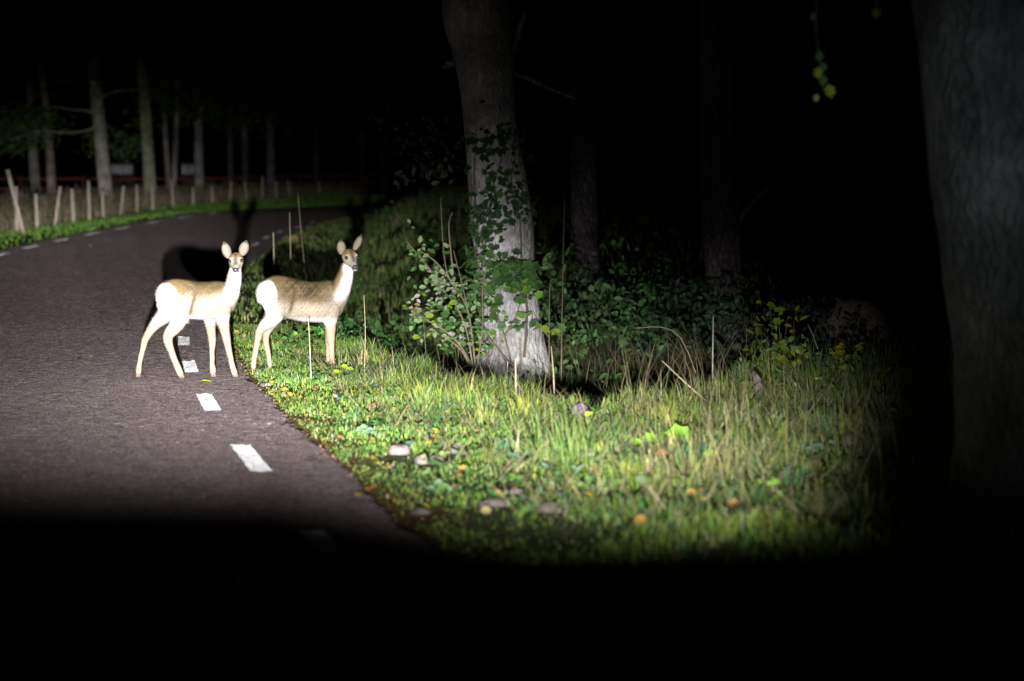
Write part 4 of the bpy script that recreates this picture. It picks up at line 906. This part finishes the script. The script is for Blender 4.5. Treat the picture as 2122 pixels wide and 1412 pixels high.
p0 = tops[0][0].lerp(tops[0][1], .85); V, Ft = tube([(p0.x-3, 44, p0.z-.15), tuple((p0+Vector((p0.x-3, 44, p0.z-.15)))/2), tuple(p0)], [.004]*3, 5); wobj('wire', V, Ft, None, [M['wire']], True, fence)

rf = empty('red_rail_fence', (float(P(0, 371, 86).x), 86, float(GZ(P(0, 371, 86).x, 86))), 'low red painted wooden rail fence far behind the pasture trees', 'fence')
xs = [-40, 42, 108, 172, 238, 300, 360, 425, 490, 555, 620, 690, 760, 830]
prev = None
for i, x in enumerate(xs):
    Yd = 86+max(0, x-300)*.05; v = P(x, 367-max(0, x-400)*.02, Yd); g = GZ(v.x, v.y)
    V, Ft = tube([(v.x, v.y, g-.1), (v.x, v.y, (g+v.z)/2), (v.x, v.y, v.z+.05)], [.055]*3, 8); wobj('post', V, Ft, None, [M['redwood']], False, rf)
    if prev is not None:
        for dz, hh in ((-.08, .055), (-.5, .05)):
            a = Vector((prev.x, prev.y-.06, prev.z+dz)); c_ = Vector((v.x, v.y-.06, v.z+dz))
            Vb = [(a.x, a.y-.015, a.z-hh), (a.x, a.y+.015, a.z-hh), (a.x, a.y+.015, a.z+hh), (a.x, a.y-.015, a.z+hh), (c_.x, c_.y-.015, c_.z-hh), (c_.x, c_.y+.015, c_.z-hh), (c_.x, c_.y+.015, c_.z+hh), (c_.x, c_.y-.015, c_.z+hh)]
            wobj('rail', Vb, [(0, 1, 2, 3), (7, 6, 5, 4), (0, 4, 5, 1), (3, 2, 6, 7), (0, 3, 7, 4), (1, 5, 6, 2)], None, [M['redwood']], False, rf)
    prev = v
# two pale sheds very far away
def box(x0, x1, y0, y1, z0, z1):
    V = [(x, y_, z) for z in (z0, z1) for (x, y_) in ((x0, y0), (x1, y0), (x1, y1), (x0, y1))]
    return np.array(V), np.array([(0, 3, 2, 1), (4, 5, 6, 7), (0, 1, 5, 4), (1, 2, 6, 5), (2, 3, 7, 6), (3, 0, 4, 7)])
for x0, x1, lab, nb, cc in [(228, 275, 'small pale shed far behind the trees, between the thick trunk and the greenish trunk', 5, 1), (376, 402, 'fainter pale shed far behind the trees, right of the forked tree', 3, .5)]:
    Yd = 128; a = P(x0, 362, Yd); b = P(x1, 340, Yd); g = GZ(a.x, Yd)
    root = empty('shed', ((a.x+b.x)/2, Yd, g), lab, 'shed')
    V, Fq = box(a.x, b.x, Yd, Yd+2, g-.2, b.z-.02); wobj('wall', V, Fq, None, [M['roof']], False, root)
    V, Fq = box(a.x-.1, b.x+.1, Yd-.15, Yd+2.2, b.z, b.z+.08); wobj('roof', V, Fq, None, [M['roof']], False, root)
    w = (b.x-a.x)/nb
    for k in range(nb):
        V, Fq = box(a.x+k*w+.04, a.x+(k+1)*w-.04, Yd-.04, Yd-.003, a.z, b.z-.06); wobj('board', V, Fq, None, [M['shedwall']], False, root)

# ------------------------------------------------------------------ deer
def torso_mesh(st, C2W, ax, side):
    st = catmull(st, 4); seg = 28; th = np.linspace(0, 2*np.pi, seg, endpoint=False); Vt = []
    for (cx_, cy_, ry_, rw) in st:
        c_, m_ = C2W(cx_, cy_)
        c_ = np.array(c_); s_, u_ = np.sin(th), np.cos(th)
        # fuller back, slightly keeled belly
        wk = rw*(1-.12*np.clip(-u_, 0, 1)**2)
        Vt.append(c_[None]+np.outer(s_*wk, side)+np.outer(u_*ry_*m_, [0, 0, 1]))
    V = np.concatenate(Vt); n = len(st); i = np.arange(n-1)[:, None]*seg; j = np.arange(seg)[None]; j2 = (j+1) % seg
    q = np.stack([i+j, i+seg+j, i+seg+j2, i+j2], -1).reshape(-1, 4); Ft = np.concatenate([q[:, [0, 1, 2]], q[:, [0, 2, 3]]])
    n0 = len(V); V = np.concatenate([V, V[:seg].mean(0)[None], V[-seg:].mean(0)[None]]); jj = np.arange(seg); k2 = (jj+1) % seg
    Ft = np.concatenate([Ft, np.stack([np.full(seg, n0), jj, k2], 1), np.stack([np.full(seg, n0+1), (n-1)*seg+k2, (n-1)*seg+jj], 1)])
    return V, Ft
def ellipsoid(c_, axes, rad, n=16):
    th = np.linspace(0, np.pi, n+1); ps = []
    pts = np.array([np.array(c_)+np.array(axes[0])*(-math.cos(t))*rad[0] for t in th])
    seg = 20; ph = np.linspace(0, 2*np.pi, seg, endpoint=False); V = []
    for k, t in enumerate(th):
        s_ = max(math.sin(t), .02)
        V.append(pts[k][None]+np.outer(np.cos(ph)*s_*rad[1], axes[1])+np.outer(np.sin(ph)*s_*rad[2], axes[2]))
    V = np.concatenate(V); i = np.arange(n)[:, None]*seg; j = np.arange(seg)[None]; j2 = (j+1) % seg
    q = np.stack([i+j, i+j2, i+seg+j2, i+seg+j], -1).reshape(-1, 4); Ft = np.concatenate([q[:, [0, 1, 2]], q[:, [0, 2, 3]]])
    n0 = len(V); V = np.concatenate([V, pts[:1], pts[-1:]]); jj = np.arange(seg); k2 = (jj+1) % seg
    Ft = np.concatenate([Ft, np.stack([np.full(seg, n0), k2, jj], 1), np.stack([np.full(seg, n0+1), n*seg+jj, n*seg+k2], 1)])
    return V, Ft
def head_parts(c_, f, r_, u, sc):
    """head-local loft along f; returns mesh pieces"""
    c_ = np.array(c_); f, r_, u = map(np.array, (f, r_, u)); ps = []
    # stations: forward, up centre, half height, half width
    st = catmull([(-.060, .002, .026, .026), (-.045, .006, .046, .042), (-.015, .006, .055, .054), (.018, .001, .053, .052), (.045, -.010, .044, .041), (.075, -.019, .035, .031), (.105, -.026, .029, .0245), (.128, -.030, .0255, .0225), (.142, -.031, .017, .015)], 3)
    seg = 24; th = np.linspace(0, 2*np.pi, seg, endpoint=False); V = []
    for a, b, hh, ww in st:
        V.append((c_+f*a*sc+u*b*sc)[None]+np.outer(np.sin(th)*ww*sc, r_)+np.outer(np.cos(th)*hh*sc, u))
    V = np.concatenate(V); n = len(st); i = np.arange(n-1)[:, None]*seg; j = np.arange(seg)[None]; j2 = (j+1) % seg
    q = np.stack([i+j, i+j2, i+seg+j2, i+seg+j], -1).reshape(-1, 4); Ft = np.concatenate([q[:, [0, 1, 2]], q[:, [0, 2, 3]]])
    n0 = len(V); V = np.concatenate([V, V[:seg].mean(0)[None], V[-seg:].mean(0)[None]]); jj = np.arange(seg); k2 = (jj+1) % seg
    Ft = np.concatenate([Ft, np.stack([np.full(seg, n0), k2, jj], 1), np.stack([np.full(seg, n0+1), (n-1)*seg+jj, (n-1)*seg+k2], 1)])
    ps.append((V, Ft))
    for s in (-1, 1):   # brow ridges and cheeks
        ps.append(ellipsoid(c_+f*.022*sc+u*.028*sc+r_*s*.036*sc, (f, r_, u), (.026*sc, .014*sc, .014*sc)))
        ps.append(ellipsoid(c_+f*.02*sc-u*.022*sc+r_*s*.026*sc, (f, r_, u), (.042*sc, .02*sc, .026*sc)))
    return ps
def ear_mesh(base, up, out, front, ln, wd, tint):
    """cupped ear: inner surface faces `front`"""
    base, up, out, front = map(np.array, (base, up, out, front)); ns, nw = 9, 9; S_ = []; Cc = []
    for lay in (0, 1):
        for i in range(ns):
            s = i/(ns-1); w = wd*.5*(math.sin(math.pi*min(s*.86+.12, 1))**.75)*(1-.12*s)
            if i == ns-1: w = wd*.035
            for j in range(nw):
                t = -1+2*j/(nw-1); cup = (t*t-1)*w*(.75-.25*s)+(.55*(1-s)**2)*0
                p = base+up*ln*s+out*(t*w)+front*(cup*.9-.10*ln*s*s)-front*(.004*lay)*(1 if abs(t) < .98 else 0)
                S_.append(p)
                if lay == 0:
                    c0 = np.array([.105, .09, .07])*(1-.18*math.exp(-((t)/.35)**2)*(1-s)) ; rim = max(0, abs(t)-.62)/.38
                    c0 = c0*(1-.85*rim)+np.array([.03, .022, .014])*.85*rim
                    if s > .74: c0 = c0*(1-.75*min((s-.74)/.14, 1))
                else:
                    c0 = np.array(tint)*(1-.5*s)
                Cc.append(c0)
    V = np.array(S_); Fq = []; m_ = ns*nw
    for i in range(ns-1):
        for j in range(nw-1):
            a = i*nw+j; Fq.append((a, a+1, a+nw+1, a+nw)); Fq.append((m_+a, m_+a+nw, m_+a+nw+1, m_+a+1))
        for j in (0, nw-1): a = i*nw+j; Fq.append((a, a+nw, m_+a+nw, m_+a))
    return V, np.array(Fq), np.array(Cc)

def make_deer(lab, ox, oy, Z0, psi, x0, torso, legs, neck, head_c, f, roll, hsc, ears, colour):
    SC = 4.28
    ax = np.array([math.cos(psi), math.sin(psi), 0]); side = np.array([math.sin(psi), -math.cos(psi), 0])
    ref = P(ox+x0/SC, 0, Z0).x
    def dzx(cx_): return ((cx_-x0)/SC/F*Z0)*math.tan(psi)
    def W_(cx_, cy_, dz): Y_ = Z0+dz; return np.array(P(ox+cx_/SC, oy+cy_/SC, Y_)), 1/SC/F*Y_
    parts = [torso_mesh(torso, lambda a, b: W_(a, b, dzx(a)), ax, side)]
    feet = []
    for lg in legs:
        d0, d1, foot_y = lg['d0'], lg['d1'], lg.get('fy')
        pts = []; rad = []
        a0, b0, r0_ = lg['p'][0]; lg['p'] = [(a0, b0-r0_*.75, r0_*.25), (a0, b0-r0_*.45, r0_*.72)]+lg['p']
        n = len(lg['p'])
        for i, (a, b, r_) in enumerate(lg['p']):
            dz = d0+(d1-d0)*sst(.15, .75, i/(n-1)); w, m_ = W_(a, b, dz); pts.append(w); rad.append(r_*m_)
        g = GZ(pts[-1][0], pts[-1][1]); pts = np.array(pts)
        # set the foot on the ground: stretch the lower leg slightly
        hh = pts[-1][2]-rad[-1]*.6-g-.004; k = np.clip(np.linspace(-.25, 1, n), 0, 1)**1.5
        pts[:, 2] -= hh*k
        q = catmull(np.column_stack([pts, rad]), 5); parts.append(tube(q[:, :3], q[:, 3], 14)); feet.append((pts[-1], rad[-1], pts[-2]))
    q = []
    for a, b, r_, dz in neck: w, m_ = W_(a, b, dz); q.append((*w, r_*m_))
    q = catmull(np.array(q), 5); parts.append(tube(q[:, :3], q[:, 3], 20))
    f = np.array(f, float); f /= np.linalg.norm(f); upg = np.array([roll, 0, 1.]); r_ = np.cross(f, upg); r_ /= np.linalg.norm(r_); u = np.cross(r_, f)
    hc = W_(head_c[0], head_c[1], head_c[2])[0]
    parts += head_parts(hc, f, r_, u, hsc)
    V, Ft, _ = cat_mesh(parts)
    root = empty('roe_deer', (float(V[:, 0].mean()), Z0+.1, GZ(float(V[:, 0].mean()), Z0+.1)), lab, 'deer', 'roe deer at the road edge')
    tmp = bpy.data.objects.new('tmp', mesh_np('tmp', V, Ft)); COL.objects.link(tmp)
    md = tmp.modifiers.new('r', 'REMESH'); md.mode = 'VOXEL'; md.voxel_size = .0062
    sm = tmp.modifiers.new('s', 'SMOOTH'); sm.iterations = 12; sm.factor = .5
    dg = bpy.context.evaluated_depsgraph_get(); me = bpy.data.meshes.new_from_object(tmp.evaluated_get(dg))
    bpy.data.objects.remove(tmp)
    n = len(me.vertices); co = np.empty(n*3, np.float32); me.vertices.foreach_get('co', co); co = co.reshape(-1, 3).astype(float)
    nr_ = np.empty(n*3, np.float32); me.vertices.foreach_get('normal', nr_); nr_ = nr_.reshape(-1, 3).astype(float)
    # coat lumps
    lump = .0016*wob(co[:, 0]*1+co[:, 2], co[:, 1]+co[:, 2]*.5, 60, 2); co2 = co+nr_*lump[:, None]
    # coat coordinates
    cxp = ((co[:, 0]/co[:, 1]*F+CX)-ox)*SC; cyp = ((CAMH-co[:, 2])/co[:, 1]*F+HY-oy)*SC
    hl = co-hc; hf, hr, hu = hl@f, hl@r_, hl@u
    hw = np.exp(-np.clip(np.linalg.norm(hl-np.outer(np.full(n, .04), f), axis=1)-.085, 0, 1)**2/.0006)
    C = colour(cxp, cyp, co, nr_, hf/hsc, hr/hsc, hu/hsc, hw, ax)
    me2 = me; me2.vertices.foreach_set('co', (co2-np.array(root.location)).astype(np.float32).ravel())
    set_cols(me2, C); me2.materials.clear(); me2.materials.append(M['fur'])
    me2.polygons.foreach_set('use_smooth', np.ones(len(me2.polygons), bool)); me2.update()
    body = bpy.data.objects.new('body', me2); COL.objects.link(body); body.parent = root
    # short coat fibres
    nf = 42000; idx = rng.integers(0, n, nf); keep = (hf[idx] < .06) | (rng.uniform(0, 1, nf) < .3); idx = idx[keep]; nf = len(idx)
    flow = -ax[None]*.8+np.array([[0, 0, -.55]]); tdir = flow-nr_[idx]*np.sum(flow*nr_[idx], 1)[:, None]; tdir /= np.linalg.norm(tdir, axis=1)[:, None]+1e-6
    D = tdir+nr_[idx]*rng.uniform(.12, .6, (nf, 1))+rng.normal(0, .15, (nf, 3)); D /= np.linalg.norm(D, axis=1)[:, None]
    leg = (co[idx, 2] < .38); L = np.where(leg, .006, .018)*rng.uniform(.5, 1.3, nf); L = np.where(hw[idx] > .5, .005, L)
    Bf = co2[idx]+rng.normal(0, .0025, (nf, 3)); wv = np.cross(D, nr_[idx]); wv /= np.linalg.norm(wv, axis=1)[:, None]+1e-6
    tri = np.stack([Bf-wv*.0013, Bf+wv*.0013, Bf+D*L[:, None]], 1).reshape(-1, 3)
    CF = C[idx]*rng.choice([.35, .7, 1.0, 1.3], (nf, 1), p=[.22, .28, .3, .2]); o = wobj('fur', tri, np.arange(nf*3).reshape(-1, 3), np.repeat(CF, 3, 0), [M['fibre']], False, root); o['kind'] = 'stuff'
    # eyes, nose, ears, hooves
    for s in (-1, 1):
        V, Ft = ellipsoid(hc+hsc*(f*.042+u*.016+r_*s*.0415), (f, r_, u), (.019*hsc, .012*hsc, .0145*hsc), 10); wobj('eye', V, Ft, None, [M['eye']], True, root)
    V, Ft = ellipsoid(hc+hsc*(f*.136-u*.024), (r_, f, u), (.0245*hsc, .017*hsc, .0175*hsc), 10); V2, F2 = ellipsoid(hc+hsc*(f*.128-u*.040), (r_, f, u), (.027*hsc, .012*hsc, .005*hsc), 10)
    V, Ft, _ = cat_mesh([(V, Ft), (V2, F2)]); wobj('nose', V, Ft, None, [M['nose']], True, root)
    for (bx, by, tx, ty, wd, s, yaw) in ears:
        mm = W_(0, 0, head_c[2])[1]; b_ = W_(bx, by, head_c[2]+.012)[0]; t_ = W_(tx, ty, head_c[2]+.035)[0]; up_ = t_-b_; ln = np.linalg.norm(up_); up_ /= ln
        fr = np.array([math.sin(yaw), -math.cos(yaw), 0]); fr -= up_*fr.dot(up_); fr /= np.linalg.norm(fr); ou = np.cross(up_, fr)
        V, Fq, Cq = ear_mesh(b_-up_*.012+fr*.008, up_, ou, fr, ln+.012, wd*mm, (.09, .06, .03)); wobj('ear', V, Fq, Cq, [M['fibre']], True, root)
    for p, r2, pp in feet:
        g = GZ(p[0], p[1]); 
        for s in (-1, 1):
            V, Ft = tube([(p[0]+s*r2*.42, p[1]-r2*.3, g+.034), (p[0]+s*r2*.44, p[1]-r2*.45, g+.018), (p[0]+s*r2*.40, p[1]-r2*.55, g+.0035)], [r2*.5, r2*.58, r2*.56], 10); wobj('hoof', V, Ft, None, [M['hoof']], True, root)
    return root

BROWN = np.array([.080, .058, .027]); DARKB = np.array([.030, .022, .012]); TAN = np.array([.125, .080, .032]); PALE = np.array([.195, .165, .125]); WHITE = np.array([.52, .50, .48]); LEG = np.array([.22, .165, .115])
def coat(rump, rr, back_y, mid_y, belly_y, neck_x, neck_y, leg_y, dark, white_neck, chest_x):
    def fn(cx_, cy_, co, nr_, hf, hr, hu, hw, ax):
        def mix(a, b, t): t = np.clip(t, 0, 1)[:, None]; return a*(1-t)+b*t
        one = np.ones((len(cx_), 3))
        nz = wob(cx_*.03, cy_*.03, 1.0, 1)*.5+wob(cx_*.09+cy_*.02, cy_*.08, 1.0, 4)*.5
        nz2 = wob(cx_*.21, cy_*.17, 1.0, 8)
        C = one*BROWN
        C = mix(C, one*DARKB*.8, dark*np.clip(.55+.9*nz+.7*nz2, 0, 1)*np.exp(-((cx_-(rump[0]+330))/260)**2))
        C = mix(C, one*TAN, sst(back_y+60, back_y+10, cy_)*.55*(.6+.4*nz))
        by = back_y+(mid_y-back_y)
        C = mix(C, one*PALE, sst(mid_y-70, mid_y+55, cy_+35*nz+18*nz2))
        C = mix(C, one*WHITE, sst(belly_y-60, belly_y-8, cy_+8*nz))
        C = mix(C, one*PALE*(1.05-.35*dark), .6*np.exp(-((cx_-chest_x)/75)**2)*sst(back_y+80, back_y+170, cy_))        # shoulder
        C = mix(C, one*LEG*1.0, sst(leg_y-40, leg_y+70, cy_))
        lg = sst(leg_y+40, leg_y+120, cy_); C = mix(C, one*np.array([.17, .12, .08]), lg*np.clip(nz*1.4-.35, 0, .5))
        # thigh paler, shading of the groin crease painted into the coat colour
        C = mix(C, one*WHITE*(.95-.25*dark), (.8-.35*dark)*np.exp(-((cx_-rump[0]-50)/95)**2-((cy_-rump[1]-150)/120)**2))
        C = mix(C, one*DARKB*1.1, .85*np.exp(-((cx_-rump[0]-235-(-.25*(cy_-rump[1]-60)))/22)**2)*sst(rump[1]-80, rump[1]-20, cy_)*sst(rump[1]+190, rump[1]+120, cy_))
        q = ((cx_-rump[0])/rr[0])**2+((cy_-rump[1])/rr[1])**2+.12*nz
        C = mix(C, one*WHITE, sst(1.45, .62, q+.12*nz2))
        # neck
        nk = sst(neck_y+10, neck_y-60, cy_)*sst(neck_x-110, neck_x-60, cx_)
        C = mix(C, one*(TAN*.8), nk*.7)
        wn_ = white_neck(cx_, cy_); C = mix(C, one*WHITE, wn_)
        # head
        H = one*np.array([.165, .145, .11])
        H = mix(H, one*np.array([.125, .078, .03]), sst(.012, .035, hu)*sst(.05, .02, hf))
        H = mix(H, one*np.array([.032, .027, .024]), .9*np.exp(-(hr/.017)**2)*sst(-.012, .006, hu+.35*hf-.00)*sst(-.03, .01, hf))
        H = mix(H, one*np.array([.19, .18, .165]), sst(.085, .11, hf)*.7)
        H = mix(H, one*np.array([.2, .16, .12]), .5*np.exp(-((hf-.028)/.02)**2-((hu-.030)/.008)**2)*(np.abs(hr) > .025))
        H = mix(H, one*WHITE, sst(-.038, -.050, hu+.10*(hf-.10))*sst(.0, .05, hf))
        H = mix(H, one*.7, sst(-.041, -.047, hu)*sst(.085, .1, hf))
        C = C*(1-hw[:, None])+H*hw[:, None]
        return C*(1+.12*nz2[:, None])
    return fn

A_ = make_deer('roe deer on the asphalt, facing the camera, all four legs spread on the road', 250, 470, 15.62, R(20), 400,
    [(318, 592, 36, .04), (342, 602, 84, .085), (400, 596, 112, .115), (480, 612, 148, .125), (580, 640, 168, .128), (680, 656, 166, .13), (780, 655, 166, .125), (870, 645, 160, .112), (940, 640, 140, .092), (995, 650, 95, .065), (1018, 660, 50, .035)],
    [dict(d0=.10, d1=.10, p=[(425, 690, 100), (412, 752, 86), (365, 808, 66), (315, 862, 50), (256, 935, 37), (220, 1000, 32), (196, 1090, 25), (172, 1190, 23), (162, 1260, 26), (158, 1322, 23)]),
     dict(d0=.012, d1=.02, p=[(530, 690, 105), (528, 790, 88), (490, 880, 66), (428, 955, 50), (420, 1015, 42), (450, 1105, 31), (484, 1195, 29), (515, 1270, 31), (543, 1326, 26)]),
     dict(d0=.24, d1=.14, p=[(800, 740, 60), (797, 830, 50), (802, 920, 40), (812, 1000, 36), (812, 1090, 25), (811, 1190, 22), (817, 1265, 28), (824, 1312, 24)]),
     dict(d0=.112, d1=.10, p=[(905, 720, 80), (905, 810, 62), (918, 890, 47), (936, 975, 39), (950, 1050, 32), (972, 1150, 25), (992, 1235, 26), (1010, 1290, 27), (1021, 1318, 22)])],
    [(925, 660, 105, .16), (968, 590, 86, .12), (995, 520, 68, .09), (1010, 450, 61, .07), (1018, 380, 54, .07), (1022, 320, 48, .07)],
    (1024, 306, .05), (.09, -.95, -.27), -.06, 1.04,
    [(958, 262, 912, 130, 94, -1, -.15), (1078, 240, 1118, 120, 94, 1, .15)],
    coat((402, 632), (92, 122), 455, 630, 825, 985, 600, 830, .55, lambda x, y: sst(925, 985, x+.25*(y-450))*sst(375, 410, y)*sst(720, 550, y-.2*(x-1000)), 900))

B_ = make_deer('roe deer standing in the verge grass, body side-on, head turned to the camera', 500, 470, 16.3, R(20), 300,
    [(138, 580, 32, .035), (163, 590, 84, .08), (225, 588, 120, .115), (300, 606, 172, .13), (400, 626, 182, .132), (520, 655, 182, .135), (640, 668, 178, .132), (740, 660, 184, .12), (820, 658, 172, .10), (875, 668, 118, .07), (905, 674, 55, .035)],
    [dict(d0=-.022, d1=0, p=[(312, 655, 130), (303, 758, 94), (256, 836, 68), (190, 898, 46), (160, 945, 37), (148, 1000, 31), (132, 1090, 27), (114, 1185, 24), (110, 1235, 25), (108, 1285, 21)]),
     dict(d0=.10, d1=.16, p=[(320, 700, 95), (292, 800, 72), (258, 870, 50), (226, 940, 36), (218, 1000, 28), (230, 1080, 24), (246, 1160, 21), (252, 1215, 22), (256, 1260, 19)]),
     dict(d0=.128, d1=.12, p=[(800, 720, 85), (792, 830, 60), (792, 920, 45), (795, 990, 37), (800, 1070, 27), (804, 1150, 24), (808, 1210, 25), (812, 1255, 22)]),
     dict(d0=.24, d1=.34, p=[(780, 720, 70), (782, 830, 52), (782, 920, 40), (778, 990, 34), (775, 1070, 24), (772, 1150, 22), (770, 1200, 22), (770, 1240, 19)])],
    [(820, 660, 115, .18), (862, 585, 98, .14), (898, 510, 83, .10), (920, 445, 72, .08), (936, 385, 60, .07), (946, 325, 50, .07)],
    (962, 276, .05), (.40, -.86, -.31), -.02, 1.1,
    [(892, 232, 880, 112, 88, -1, .0), (1004, 192, 1072, 70, 76, 1, .55)],
    coat((218, 616), (92, 142), 425, 690, 850, 900, 600, 850, 1.0, lambda x, y: .85*sst(862, 965, x+.42*(y-450))*sst(372, 400, y)*sst(720, 570, y), 830))
